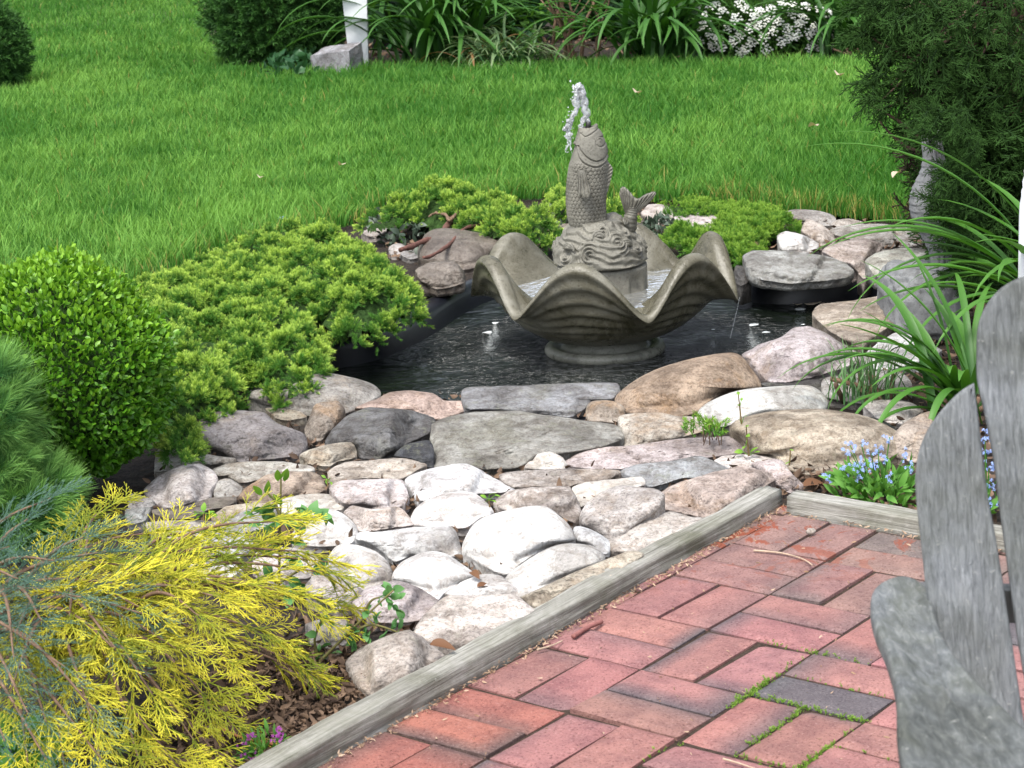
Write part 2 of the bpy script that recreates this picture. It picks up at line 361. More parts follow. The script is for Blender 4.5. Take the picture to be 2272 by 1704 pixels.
for J in range(-1, 10):
    for I in range(-3, 11):
        A = (J + I) % 2 == 1
        for h in (0, 1):
            g = .0030
            if A: o = np.array([J + .5 * h, I]); L = np.array([0, 1.0]); W = np.array([.5, 0])
            else: o = np.array([J, I + .5 * h]); L = np.array([1.0, 0]); W = np.array([0, .5])
            cc = lat(*(o + L / 2 + W / 2))
            if (cc[:2] - TB0) @ tn > .12 or (cc[:2] - TC0) @ bn > .12 or cc[1] < .6: continue
            e = g / .2
            du = dv = 0       # chamfer
            U = np.clip(uu, 0, 1); Vv = vv
            lu = e + (1 - 2 * e) * U; lv = 2 * e + (1 - 4 * e) * Vv
            q = o[None, None] + lu[..., None] * L + lv[..., None] * W
            tilt = rb.normal(0, .0022, 2); dz = rb.normal(0, .0012)
            zt = dz + tilt[0] * (uu - .5) + tilt[1] * (vv - .5)
            edge = (uu == 0) | (uu == 1) | (vv == 0) | (vv == 1)
            top = np.array([lat(a_, b_) for a_, b_ in q.reshape(-1, 2)]); 
            mid = top.mean(0); sh = np.where(edge.ravel(), 1.0, 0.985)[:, None]
            top = mid + (top - mid) * sh; top[:, 2] = zt.ravel() - np.where(edge.ravel(), .0045, 0)
            # colour: kiln-flashed ends and sides
            base = np.array([.275, .132, .122]) * rb.uniform(.88, 1.10) + rb.normal(0, .004, 3)
            if (J, I, h) in GREY: base = np.array([.105, .092, .098])
            ch = np.array([.075, .078, .085]); f = np.zeros((NU, NV))
            k_ = rb.uniform()
            side = vv if rb.uniform() < .5 else 1 - vv; end = uu if rb.uniform() < .5 else 1 - uu
            if k_ < .55: f = np.maximum(f, np.clip(1 - side / rb.uniform(.25, .6), 0, 1))
            if k_ > .35: f = np.maximum(f, np.clip(1 - end / rb.uniform(.12, .4), 0, 1))
            f = f ** .9 * rb.uniform(.25, .85)
            colr = base * (1 - f[..., None]) + ch * f[..., None]
            if I < 0 or (I == 0 and J < 2):                   # silty, greyer bricks in the far corner
                kf = .55 if I < 0 else .35
                colr = colr * (1 - kf) + np.array([.19, .145, .118]) * kf
            if J <= 0 and I >= 4: colr = colr * np.array([1.06, .86, .74])
            # four sides
            ring = [(i_, 0) for i_ in range(NU)] + [(NU - 1, j_) for j_ in range(1, NV)] + [(i_, NV - 1) for i_ in range(NU - 2, -1, -1)] + [(0, j_) for j_ in range(NV - 2, 0, -1)]
            ri_ = np.array([i_ * NV + j_ for i_, j_ in ring]); lo = top[ri_].copy(); lo[:, 2] = -.06
            Vb = np.concatenate([top, lo]); nr = len(ri_); k2 = np.arange(nr)
            fs = [gridfaces(NU, NV)[:, ::-1], np.stack([ri_[k2], NU * NV + k2, NU * NV + (k2 + 1) % nr, ri_[(k2 + 1) % nr]], -1)]
            # cut against the timbers
            d1 = (Vb[:, :2] - TB0) @ tn; Vb[:, :2] -= np.maximum(d1 - .03, 0)[:, None] * tn
            d2 = (Vb[:, :2] - TC0) @ bn; Vb[:, :2] -= np.maximum(d2 - .03, 0)[:, None] * bn
            if np.ptp(Vb[:, 0]) < .02 or np.ptp(Vb[:, 1]) < .02: continue
            colr = colr.reshape(-1, 3); ca = np.concatenate([colr, colr[ri_] * .8])
            bag.add(Vb, fs, tint=np.c_[ca, np.ones(len(ca))])
patio = bag.out("brick_patio", BRICK, smooth=False)
tag(patio, kind="structure")
# sand and dirt filling the joints, a sheet just below the brick faces
SAND = plain("joint_sand", (.045, .032, .025), .95, .1, .5, 90, .8, .004)
cs = [TB0 + tn * .02 + bn * .0, TCE, TCE - bn * 4, TBE + tn * .02]
cs[0] = TB0 + tn * .02
tag(build("patio_bed", np.array([[*p_, -.007] for p_ in cs]), np.array([[0, 1, 2, 3]]), SAND), kind="structure")

# weathered timbers
def wood_mat(name, c0, c1, c2, axis_scale, moss=.0, grain=24):
    m, n, l, b = newmat(name); v = objco(n); mp = n.new("ShaderNodeMapping"); l.new(v, mp.inputs[0]); mp.inputs["Scale"].default_value = axis_scale
    g = noisen(n, l, grain, 6, .7, mp.outputs[0], .6); c = ramp(n, l, g, [(.28, c0), (.5, c1), (.72, c2)])
    k_ = noisen(n, l, 5, 5, .7, v, .5); c = mix(n, l, c, mix(n, l, c, (.55, .55, .5), 1, 'MULTIPLY'), ramp(n, l, k_, [(.42, 0), (.66, 1)]))
    f = noisen(n, l, 110, 4, .7, v); c = mix(n, l, c, (.42, .42, .39), ramp(n, l, f, [(.62, 0), (.76, .6)]))
    if moss: c = mix(n, l, c, (.10, .105, .055), ramp(n, l, noisen(n, l, 9, 5, .7, v, .8), [(.45, 0), (.75, moss)]))
    l.new(c, b.inputs["Base Color"]); b.inputs["Roughness"].default_value = .85; b.inputs["Specular IOR Level"].default_value = .25
    p = bump(n, l, b, g, .7, .006); bump(n, l, b, f, .3, .003, p); return m
TIMBER = wood_mat("timber", (.09, .086, .072), (.28, .272, .245), (.46, .45, .42), (.5, 18, 18), .45, 9)
def timber(name, a, e, off, wdt, hgt, label, seed):
    """a -> e is the foot facing the bricks; off = unit normal away from the bricks"""
    L = np.linalg.norm(e - a); d = (e - a) / L; ns = int(L / .02)
    # cross-section: rounded top landscape timber
    cs = [(.0, -.06), (.0, 0), (.0, hgt * .84), (.0025, hgt * .97), (.006, hgt), (wdt * .5, hgt + .001), (wdt - .006, hgt), (wdt - .002, hgt * .95), (wdt, hgt * .84), (wdt, -.06)]
    cs = resample(np.array(cs), 60, False); t = np.linspace(0, L, ns)
    ph = vnoise(np.c_[t, t * 0, t * 0], 3, 2, seed)
    V = np.array([[x_, (u + .004 * ph[i] if u > 0 else u + .002 * ph[i]), z_ + .003 * ph[i] * (z_ > 0)] for i, x_ in enumerate(t) for u, z_ in cs])
    V[:, 2] += vnoise(V * np.array([1.0, 10, 10]), 9, 3, seed + 3) * .0030 * (V[:, 2] > .003); V[:, 1] += vnoise(V * np.array([1, 9, 9]), 8, 3, seed + 7) * .0025
    nc = len(cs); Fs = [gridfaces(ns, nc)]
    # local frame: x along, y across
    Vc = np.concatenate([V, [V[:nc].mean(0)], [V[-nc:].mean(0)]]); k = np.arange(nc - 1)
    Fs += [np.stack([np.full(nc - 1, ns * nc), k + 1, k], -1), np.stack([np.full(nc - 1, ns * nc + 1), (ns - 1) * nc + k, (ns - 1) * nc + k + 1], -1)]
    o = build(name, Vc, Fs, TIMBER)
    M = Matrix(((d[0], off[0], 0, a[0]), (d[1], off[1], 0, a[1]), (0, 0, 1, 0), (0, 0, 0, 1))); o.matrix_world = M
    if M.determinant() < 0: o.data.flip_normals()
    return tag(o, label, "timber", "timbers edging the brick patio")
timber("edging_timber", TB0 + tn * .001, TBE, tn, .050, .034, "long weathered grey timber running diagonally between the bricks and the fieldstones", 1)
timber("edging_timber", TC0 + bd * .004, TCE, bn, .048, .034, "short mossy timber behind the bricks, in front of the blue flowers", 2)
# ------------------------------------------------------------------ fieldstones
SG = "fieldstones laid around the pond"
def stone(pts, kind, mat, col, slope, label, z0=0.0):
    over = 'overhanging' in label or 'jutting' in label
    if over: z0 = .022
    """convex boulder bounded by a front face, a top face and broken facets; its outline is traced, its sides run down into the earth"""
    sd = sum(ord(c) * (i + 1) for i, c in enumerate(label)) % 997
    rg = np.random.default_rng(sd)
    px = np.array(pts, float) - ([0, 5] if 'timber' in label and 'far end' not in label else [0, 0]); N = 96
    q = resample(cat(px, 260, True, .5 if kind == 'round' else .28), N)
    hx, hy = np.ptp(q[:, 0]), np.ptp(q[:, 1]); sz = sqrt(hx * hy)
    th = np.arange(N) / N * 2 * pi
    nz = np.array([noise.fractal(Vector((cos(t) * 2.5 + sd, sin(t) * 2.5, sd * .3)), .8, 2.1, 4) for t in th])
    c0 = (q.min(0) + q.max(0)) / 2 * .5 + q.mean(0) * .5
    q = c0 + (q - c0) * (1.0 if (mat == 'wet' or 'timber' in label) else 1.012) * (1 + (.012 if kind == 'round' else .035) * nz[:, None])
    ks = np.concatenate([[1.0, .99, .97, .94, .90, .85], np.linspace(.79, .05, 15)])
    px2 = np.concatenate([c0 + (q - c0) * r for r in ks] + [c0[None]]); rr = np.r_[np.repeat(ks, N), 0.0]; nk = len(ks)
    D = np.array([ray(x, y) for x, y in px2])
    yb, xb = q[:, 1].max(), q[q[:, 1].argmax(), 0]
    pb = at(xb, yb, z0); size = sz * pb[1] / 4577.0
    ff = {'round': .42, 'block': .40, 'slab': .27}[kind] + rg.uniform(-.05, .06)
    steep = radians({'round': 58, 'block': 68, 'slab': 72}[kind]); flat = radians({'round': 14, 'block': 9, 'slab': 5}[kind] + max(0, slope - 24) * .9 + rg.uniform(-3, 3))
    def hit(p, n): return ((p - CAMP) @ n) / (D @ n)
    nf = np.array([rg.normal(0, .14 if hx < 1.8 * hy else .05), -sin(steep), cos(steep)]); ntp = np.array([rg.normal(0, .05), -sin(flat), cos(flat)])
    pf = CAMP + ray(xb, yb) * (np.dot(pb - CAMP, nf) / np.dot(ray(xb, yb), nf))
    rid = onplane(c0[0], q[:, 1].max() - ff * hy, pf, nf)
    ts = [hit(pf, nf), hit(rid, ntp)]
    t = np.maximum(*ts); Pm = CAMP + D * t[:, None]
    nfac = {'round': 0, 'block': 5, 'slab': 3}[kind]
    for k_ in range(nfac):
        ph = rg.uniform(0, 2 * pi); el = rg.uniform(.35, 1.1) if kind == 'block' else rg.uniform(.15, .5)
        n_ = np.array([cos(ph) * 1.0, sin(ph) * .8 - .25, el]); n_ /= np.linalg.norm(n_)
        if n_ @ np.array([0, -.96, .27]) < .22: continue
        o_ = np.quantile(Pm[rr < .95] @ n_, rg.uniform(.74, .92)); ts.append((o_ - CAMP @ n_) / (D @ n_))
    ts = np.array(ts); kk = 1 / ({'round': .10, 'block': .016, 'slab': .012}[kind] * size * 2.2)
    tm = ts.max(0); t = tm + np.log(np.exp((ts - tm) * kk).sum(0)) / kk
    # worn edge
    pe, am = {'round': (2.6, .55), 'block': (7, .22), 'slab': (11, .14)}[kind]
    t = t + am * size * (1 - np.sqrt(np.maximum(1 - rr ** pe, 0)))
    n7 = np.array([0, -tan(radians(8)), 1.0]); t = np.minimum(t, hit(pb + np.array([0, 0, .006]), n7) + np.where(rr > .91, (rr - .91) ** 1.5 * 4.5 * size, 0))
    P = CAMP + D * t[:, None]
    L = (P - pb) / size
    a0 = {'round': .022, 'block': .062, 'slab': .052}[kind]
    d = vnoise(L, 1.8, 5, sd * .1) * a0 + vnoise(L, 7, 4, sd * .2) * a0 * .45
    if kind != 'round':
        r1 = np.abs(vnoise(L * np.array([1, 1, 2.5]), 2.1, 3, sd * .37)); d -= np.maximum(.10 - r1, 0) * .30
    P = P - D * (d * size)[:, None]
    # shallow terracing on layered rock
    rim = P[:N]; cm = P[:, :2].mean(0)
    lo1 = rim.copy(); lo1[:, 2] = np.minimum(rim[:, 2], rim[:, 2] * .45 + (z0 - .02) * .55); lo1[:, :2] = cm + (rim[:, :2] - cm) * 1.0
    lo2 = lo1.copy(); lo2[:, 2] = np.minimum(z0 - (.02 if over else .055), lo1[:, 2] - .01); lo2[:, :2] = cm + (rim[:, :2] - cm) * .94
    Vt = np.concatenate([lo2, lo1, P]); M = nk + 2; j = np.arange(N); j1 = (j + 1) % N
    Fs = [gridfaces(M, N, True), np.stack([(M - 1) * N + j, (M - 1) * N + j1, np.full(N, M * N)], -1), np.arange(N)[::-1][None]]
    ar = np.sum(q[:, 0] * np.roll(q[:, 1], -1) - q[:, 1] * np.roll(q[:, 0], -1))
    if ar > 0: Fs = [np.ascontiguousarray(f[:, ::-1]) for f in Fs]
    o = build("fieldstone", Vt, Fs, STONE[mat], loc=np.array([cm[0], cm[1], z0]))
    lum = sum(col) / 3; o.color = (*[min(.85, (lum + (v_ - lum) * .58) * (1.0 if lum > .5 else 1.20)) for v_ in col], 1)
    return tag(o, label, "stone", SG)

W_, PK, CR, GY, DG, DK, TN, OR, GN, BL = (.66, .65, .63), (.44, .36, .34), (.52, .47, .40), (.27, .26, .25), (.17, .16, .165), (.06, .062, .07), (.38, .31, .22), (.34, .22, .13), (.27, .28, .23), (.30, .33, .37)
ST = [
 (Z2, [(690,260),(790,195),(900,172),(1060,140),(1160,128),(1330,160),(1460,205),(1500,265),(1430,325),(1290,388),(1080,405),(900,350),(740,310)], 'round','granite',(.25,.23,.20),26,"large smooth grey-brown boulder at the water's edge under the low green juniper"),
 (Z2, [(800,350),(900,345),(1020,370),(1050,405),(940,425),(860,410)], 'slab','sand',(.30,.25,.17),20,"small flat brownish stone tucked in front of the smooth grey-brown boulder"),
 (Z2, [(1080,370),(1110,320),(1240,300),(1285,360),(1250,440),(1140,550),(1060,530),(1040,480)], 'block','sand',(.30,.24,.18),32,"tan-brown wedge standing between the smooth grey boulder and the dark mottled boulder"),
 (Z2, [(395,390),(560,365),(780,370),(870,440),(1030,500),(1055,570),(1010,640),(880,660),(640,685),(520,620),(430,590),(400,480)], 'block','granite',(.20,.175,.175),24,"wide dark purplish-grey stone at the tip of the low juniper"),
 (Z2, [(1340,350),(1480,290),(1560,250),(1700,240),(1830,260),(1900,300),(2010,305),(2030,365),(1880,420),(1780,410),(1650,370)], 'block','granite',(.44,.29,.22),26,"salmon-pink granite stone on the pond edge beside the grey slab"),
 (Z2, [(1160,575),(1200,490),(1300,400),(1420,345),(1600,350),(1720,370),(1830,410),(1815,500),(1700,560),(1580,620),(1490,670),(1380,660),(1340,600),(1250,580)], 'block','schist',(.15,.15,.155),28,"dark mottled boulder with a pale swirl behind the small tan wedge"),
 (Z2, [(1590,640),(1660,570),(1800,545),(1830,600),(1830,715),(1780,705),(1700,660)], 'slab','schist',(.055,.06,.075),34,"small bluish black slate piece left of the big lichened grey slab"),
 (Z2, [(1010,640),(1050,610),(1180,570),(1340,555),(1355,650),(1240,680),(1190,710),(1060,690)], 'block','sand',(.46,.40,.29),30,"small cream-tan block in front of the dark mottled boulder"),
 (Z2, [(150,590),(330,610),(500,640),(615,655),(610,690),(480,700),(250,720),(120,740)], 'slab','gneiss',(.50,.47,.41),18,"thin pale slab poking out beside the round boxwood"),
 (Z2, [(470,730),(560,690),(700,675),(900,675),(1080,705),(1090,735),(900,745),(740,795),(640,810),(560,760),(500,765)], 'slab','gneiss',(.46,.43,.36),16,"long flat pale slab in front of the wide purplish stone"),
 (Z2, [(1180,740),(1280,680),(1420,670),(1620,650),(1720,660),(1790,700),(1720,740),(1640,785),(1400,780),(1250,800),(1200,825)], 'slab','gneiss',(.46,.39,.31),18,"flat tan slab streaked with rust in front of the dark slate piece"),
 (Z2, [(60,850),(140,770),(280,700),(400,690),(480,730),(510,790),(470,860),(460,900),(330,945),(190,965),(100,920)], 'block','granite',(.47,.42,.40),24,"broad speckled pinkish stone beside the foot of the boxwood"),
 (Z2, [(485,850),(510,795),(570,780),(630,810),(660,850),(625,895),(540,905),(490,890)], 'round','granite',(.30,.28,.25),35,"little round grey cobble right of the broad speckled pinkish stone"),
 (Z2, [(630,900),(700,820),(800,760),(900,735),(1080,740),(1140,770),(1170,850),(1110,880),(930,890),(850,940),(720,935)], 'block','sand',(.42,.30,.20),24,"orange-brown stone behind the tall green shoot"),
 (Z2, [(1190,840),(1260,790),(1400,785),(1630,785),(1660,830),(1680,900),(1640,955),(1520,975),(1400,945),(1280,940)], 'block','granite',(.52,.45,.44),24,"pale pink stone between the orange-brown stone and the bluish white one"),
 (Z3, [(0,745),(60,700),(200,660),(350,645),(430,680),(530,740),(630,795),(560,815),(400,825),(200,850),(80,860)], 'block','white',(.64,.64,.65),22,"large bluish white stone in front of the lichened grey slab"),
 (Z2, [(100,970),(300,950),(450,900),(610,890),(620,925),(560,955),(440,975),(380,1015),(250,1035),(120,1000)], 'slab','schist',(.22,.18,.14),18,"low brown-grey stone under the green sprig near the boxwood"),
 (Z2, [(470,1010),(560,950),(700,930),(810,930),(820,965),(700,1005),(580,1045),(500,1055)], 'block','sand',(.50,.42,.29),26,"speckled yellowish stone right of the green sprig"),
 (Z2, [(520,1065),(640,990),(760,955),(850,965),(870,1010),(840,1070),(700,1110),(600,1115)], 'round','schist',(.33,.33,.31),26,"smooth bluish grey stone below the speckled yellowish one"),
 (Z2, [(870,915),(1000,880),(1180,875),(1280,935),(1260,975),(1100,965),(950,1000),(880,980)], 'slab','white',(.60,.56,.48),20,"flat ivory stone just right of the tall green shoot"),
 (Z2, [(960,1150),(1020,1040),(1120,975),(1220,970),(1320,1030),(1365,1110),(1330,1180),(1200,1200),(1050,1195)], 'round','white',(.72,.70,.66),34,"round white cobble partly behind the tips of the yellow shrub"),
 (Z2, [(1280,985),(1330,945),(1450,965),(1600,950),(1660,990),(1705,1065),(1600,1080),(1440,1110),(1370,1105),(1340,1050)], 'block','granite',(.54,.46,.41),24,"pale pink-tan stone above the long bluish white block"),
 (Z3, [(45,995),(60,900),(180,830),(330,805),(420,830),(505,925),(430,965),(340,1020),(200,1015)], 'round','white',(.70,.66,.63),30,"milky white stone with faint pink veins beside a green seedling"),
 (Z2, [(1360,1150),(1380,1110),(1500,1105),(1700,1080),(1920,1065),(1975,1110),(1995,1245),(1880,1270),(1700,1260),(1600,1295),(1540,1265),(1470,1200)], 'block','white',(.56,.56,.55),30,"long bluish white block between two rounded white stones"),
 (Z2, [(390,1160),(480,1110),(640,1100),(710,1160),(730,1220),(650,1270),(550,1290),(430,1290)], 'round','schist',(.50,.51,.51),28,"smooth pale blue-grey cobble behind the yellow shrub"),
 (Z2, [(1170,1330),(1230,1200),(1340,1185),(1480,1230),(1560,1310),(1578,1395),(1500,1440),(1380,1490),(1250,1470)], 'round','white',(.66,.62,.57),34,"big round off-white stone right of the yellow shrub"),
 (Z2, [(1580,1370),(1640,1290),(1780,1230),(1900,1240),(2010,1310),(2085,1375),(1990,1430),(1900,1490),(1850,1535),(1790,1490),(1600,1410)], 'round','white',(.74,.73,.71),34,"domed chalk-white stone in front of the long bluish white block"),
 (Z2, [(1330,1540),(1420,1455),(1580,1405),(1720,1440),(1850,1520),(1855,1575),(1785,1650),(1640,1670),(1450,1660)], 'block','granite',(.40,.33,.33),22,"mauve stone behind the small leafy sprig"),
 (Z3, [(330,240),(380,205),(700,195),(880,185),(1210,180),(1235,230),(1190,275),(1080,275),(1040,330),(960,385),(860,375),(560,345),(430,340),(345,332)], 'slab','schist',(.235,.24,.255),26,"blue-grey layered slab on the pond edge in front of the fountain"),
 (Z3, [(1040,320),(1080,285),(1180,283),(1245,310),(1260,355),(1220,410),(1130,405),(1050,395)], 'round','sand',(.40,.32,.23),38,"small rounded tan stone wedged below the big orange-brown boulder"),
 (Z3, [(1205,270),(1300,180),(1450,100),(1650,40),(1830,10),(1920,20),(1990,100),(2035,170),(2030,215),(1900,220),(1780,270),(1680,355),(1560,380),(1400,360),(1260,355)], 'round','sand',(.36,.235,.13),30,"big rounded orange-brown boulder at the water's edge"),
 (Z3, [(150,420),(260,370),(420,345),(640,345),(840,370),(1000,395),(1200,420),(1250,450),(1240,510),(1130,550),(900,590),(760,600),(700,650),(620,680),(420,685),(165,690),(155,560)], 'slab','schist',(.285,.275,.235),24,"very large grey slab with green lichen cracks in the middle"),
 (Z3, [(1220,390),(1260,360),(1460,350),(1560,370),(1720,380),(1770,420),(1760,450),(1620,490),(1500,530),(1270,550),(1250,470)], 'block','sand',(.48,.42,.33),26,"cream block behind the small green tuft"),
 (Z4, [(440,1140),(510,1080),(650,1030),(850,1010),(990,1010),(1060,1060),(1068,1110),(1000,1145),(750,1165),(620,1200),(540,1215),(480,1195)], 'round','white',(.52,.52,.48),30,"grey-white speckled boulder behind the long striped tan boulder"),
 (Z4, [(600,1210),(680,1160),(850,1130),(1050,1125),(1250,1155),(1380,1210),(1450,1270),(1440,1345),(1300,1400),(1100,1440),(970,1455),(880,1425),(800,1350),(720,1340),(650,1270)], 'round','gneiss',(.42,.335,.22),30,"long rounded tan boulder with wood-like stripes behind the blue flowers"),
 (Z3, [(930,625),(1050,560),(1300,540),(1600,500),(1900,490),(1940,530),(1940,585),(1830,605),(1650,620),(1500,650),(1280,680),(1050,680),(900,655)], 'slab','granite',(.43,.345,.335),18,"long flat pink slab below the cream block"),
 (Z3, [(680,670),(740,600),(820,575),(890,600),(930,650),(900,680),(780,680)], 'block','white',(.55,.51,.45),32,"small pointed pale stone leaning on the lichened grey slab"),
 (Z3, [(540,710),(620,690),(900,675),(1200,680),(1240,700),(1150,750),(980,765),(900,800),(760,780),(640,790),(570,755)], 'slab','gneiss',(.40,.345,.30),16,"flat tan-grey slab between the white stones and the pink slab"),
 (Z3, [(1240,690),(1330,650),(1520,630),(1680,600),(1790,640),(1885,690),(1780,725),(1600,730),(1500,760),(1400,785),(1340,755)], 'slab','schist',(.33,.35,.37),22,"bluish slab behind the orange-stained stone"),
 (Z3, [(960,780),(1040,750),(1200,735),(1350,720),(1380,770),(1240,790),(1100,830),(1020,890),(1000,895),(970,820)], 'slab','white',(.58,.53,.46),22,"narrow cream stone above the leaning tan-grey one"),
 (Z3, [(510,870),(600,800),(760,780),(940,780),(990,870),(1005,930),(975,990),(880,940),(760,900),(620,920),(550,910)], 'block','gneiss',(.52,.45,.40),26,"stone banded pink and white above the biggest white boulder"),
 (Z3, [(330,1150),(350,1060),(420,970),(560,920),(720,890),(820,900),(920,980),(970,1050),(960,1090),(800,1145),(680,1215),(600,1285),(520,1275),(400,1210)], 'round','white',(.73,.72,.69),34,"biggest rounded white boulder in the middle of the stones"),
 (Z3, [(1000,985),(1020,900),(1120,810),(1250,770),(1430,790),(1492,830),(1440,920),(1340,995),(1270,1065),(1180,1095),(1080,1035)], 'block','granite',(.43,.39,.36),26,"tan-grey angular stone right of the biggest white boulder"),
 (Z3, [(965,1020),(1000,1005),(1080,1030),(1170,1090),(1172,1150),(1130,1165),(1050,1115),(980,1085)], 'round','white',(.60,.63,.65),32,"small smooth bluish oval stone right of the biggest white boulder"),
 (Z3, [(1455,860),(1470,810),(1550,760),(1750,700),(1930,655),(2060,690),(2140,730),(2000,835),(1900,890),(1750,965),(1600,940),(1480,915)], 'block','sand',(.53,.40,.33),22,"peach stone with a rusty stain at the timber's far end"),
 (Z3, [(1160,1110),(1260,1060),(1380,960),(1520,930),(1640,960),(1765,975),(1680,1035),(1550,1105),(1400,1175),(1260,1180),(1180,1165)], 'slab','granite',(.45,.40,.35),18,"flat tan stone touching the middle of the long timber"),
 (Z3, [(575,1305),(700,1200),(850,1120),(980,1105),(1090,1130),(1148,1200),(1060,1250),(900,1320),(760,1390),(660,1425),(620,1370)], 'round','white',(.56,.54,.50),28,"stone patched grey and white beside the long ochre stone"),
 (Z3, [(650,1430),(760,1380),(950,1290),(1100,1230),(1280,1160),(1375,1180),(1250,1275),(1100,1355),(900,1445),(780,1500),(730,1480)], 'slab','sand',(.50,.42,.29),16,"long ochre stone lying along the timber"),
 (Z3, [(225,1395),(330,1320),(450,1280),(540,1290),(640,1360),(658,1400),(600,1425),(500,1415),(350,1420)], 'block','white',(.70,.68,.65),26,"low white stone below the patched grey and white one"),
 (Z5, [(980,960),(1060,850),(1160,770),(1300,770),(1500,760),(1620,850),(1580,900),(1450,975),(1260,1090),(1160,1095),(1070,1050),(1000,985)], 'slab','granite',(.52,.45,.39),20,"broad pinkish slab by the timber with dead leaves in its hollow"),
 (Z5, [(625,1120),(700,1050),(820,990),(960,950),(1060,1010),(1155,1085),(1140,1130),(1000,1190),(880,1260),(780,1310),(700,1260),(665,1195)], 'block','granite',(.36,.30,.25),30,"big brown-topped boulder nearest the camera beside the timber"),
 (Z3, [(1765,640),(1830,600),(2000,590),(2150,620),(2172,660),(2060,690),(1930,670),(1800,685)], 'slab','granite',(.47,.41,.38),20,"flat pale stone against the striped tan boulder's left foot"),
 (Z4, [(700,1400),(840,1380),(900,1450),(958,1510),(900,1550),(850,1530),(760,1465)], 'block','granite',(.42,.33,.31),24,"pinkish stone at the corner where the two timbers meet"),
 (Z4, [(655,855),(760,800),(850,770),(910,725),(990,720),(1080,760),(1180,820),(1250,885),(1130,935),(950,985),(780,995),(700,895)], 'block','granite',(.38,.315,.32),28,"mauve-pink angular stone jutting into the water"),
 (Z4, [(1000,660),(1030,610),(1200,590),(1410,560),(1428,640),(1410,695),(1300,775),(1240,855),(1180,805),(1080,735)], 'slab','gneiss',(.44,.355,.26),22,"tan slab at the water's edge left of the statue's plinth"),
 (Z4, [(1250,870),(1330,790),(1430,745),(1560,800),(1640,835),(1560,885),(1400,930),(1290,930)], 'slab','white',(.58,.58,.58),22,"flat white stone in front of the statue's plinth"),
 (Z4, [(740,995),(900,985),(1100,970),(1180,1000),(1160,1065),(1080,1075),(1000,1020),(800,1018)], 'slab','schist',(.085,.08,.08),14,"thin dark slate under the mauve-pink angular stone"),
 (Z4, [(660,375),(720,345),(900,350),(1060,370),(1150,400),(1203,440),(1190,475),(1080,495),(900,510),(760,495),(690,455)], 'slab','schist',(.33,.34,.32),30,"large grey-green slab overhanging the far pond rim"),
 (Z4, [(1050,350),(1100,310),(1250,285),(1340,310),(1335,345),(1280,390),(1292,455),(1250,485),(1190,425),(1110,385)], 'block','granite',(.43,.345,.30),26,"pinkish stone between the grey-green slab and the greenish stone"),
 (Z4, [(1262,400),(1330,350),(1480,330),(1575,350),(1592,425),(1560,475),(1440,505),(1330,485)], 'slab','schist',(.48,.48,.40),28,"greenish cream stone overhanging the pond's back corner"),
 (Z4, [(830,275),(870,250),(960,270),(1030,310),(1020,345),(940,365),(850,345)], 'block','white',(.60,.59,.57),30,"small white stone beside the feathery green groundcover"),
 (Z4, [(945,245),(975,190),(1050,220),(1112,270),(1110,305),(1040,325),(990,295)], 'block','granite',(.42,.35,.29),32,"small tan wedge behind the small white stone"),
 (Z4, [(845,180),(900,145),(1030,150),(1112,180),(1090,225),(970,215)], 'round','granite',(.29,.265,.24),26,"rounded grey stone at the lawn's edge"),
 (Z4, [(1080,255),(1150,220),(1350,215),(1520,240),(1545,315),(1460,330),(1330,325),(1180,290)], 'slab','gneiss',(.42,.40,.36),20,"long pale slab at the edge of the lawn by the statue"),
 (Z4, [(160,160),(200,120),(270,120),(312,150),(315,200),(240,220),(180,195)], 'block','white',(.58,.50,.44),34,"pale cream stone behind the fish's tail"),
 (Z4, [(320,180),(420,160),(550,175),(625,195),(540,230),(440,235),(350,220)], 'slab','granite',(.44,.36,.35),20,"flat pink slab behind the bowl, near the lawn"),
 (Z4, [(1095,215),(1120,195),(1180,188),(1250,205),(1230,232),(1130,235)], 'block','granite',(.34,.29,.24),28,"little brown stone on the bare earth by the lawn"),
 (Z4, [(625,420),(680,430),(700,490),(650,520),(610,490)], 'block','wet',(.08,.075,.07),34,"dark wet stone beside the grey-green slab's left end"),
 (Z4, [(1360,1310),(1450,1190),(1580,1140),(1640,1300),(1560,1390),(1420,1370)], 'block','sand',(.40,.31,.23),32,"brown angular stone behind the chair's short slat"),
 (Z4, [(1250,1100),(1340,1075),(1480,1090),(1545,1140),(1440,1200),(1330,1180)], 'block','granite',(.48,.42,.38),26,"pinkish white stone under the strappy leaves"),
 (Z4, [(1070,970),(1400,930),(1490,1000),(1450,1085),(1240,1100),(1060,1065)], 'slab','granite',(.27,.25,.23),16,"dull grey-brown slab behind the wispy grass"),
 (Z7, [(1385,470),(1430,370),(1530,345),(1700,370),(1800,410),(1760,470),(1680,540),(1560,560),(1430,540)], 'round','wet',(.18,.14,.105),24,"broad smooth wet brown stone left of the bowl"),
 (Z7, [(1375,555),(1440,515),(1560,505),(1615,560),(1615,620),(1485,650),(1395,605)], 'block','wet',(.20,.16,.12),38,"rough brown rock overhanging the liner left of the bowl"),
 (Z7, [(1705,440),(1740,410),(1850,405),(1835,465),(1745,500)], 'round','wet',(.27,.20,.13),30,"tan pebble between the wet brown stone and the bowl"),
 (Z7, [(1110,365),(1160,345),(1240,335),(1300,365),(1230,395),(1150,390)], 'slab','granite',(.44,.38,.33),26,"pale flat stone behind the large low juniper"),
 (Z7, [(1245,440),(1290,420),(1335,440),(1320,475),(1260,475)], 'round','granite',(.36,.32,.29),30,"little grey pebble under the juniper's bare branch"),
 (Z7, [(1300,470),(1380,450),(1430,480),(1350,500)], 'slab','granite',(.24,.23,.22),24,"small flat grey stone below the juniper's bare branch"),
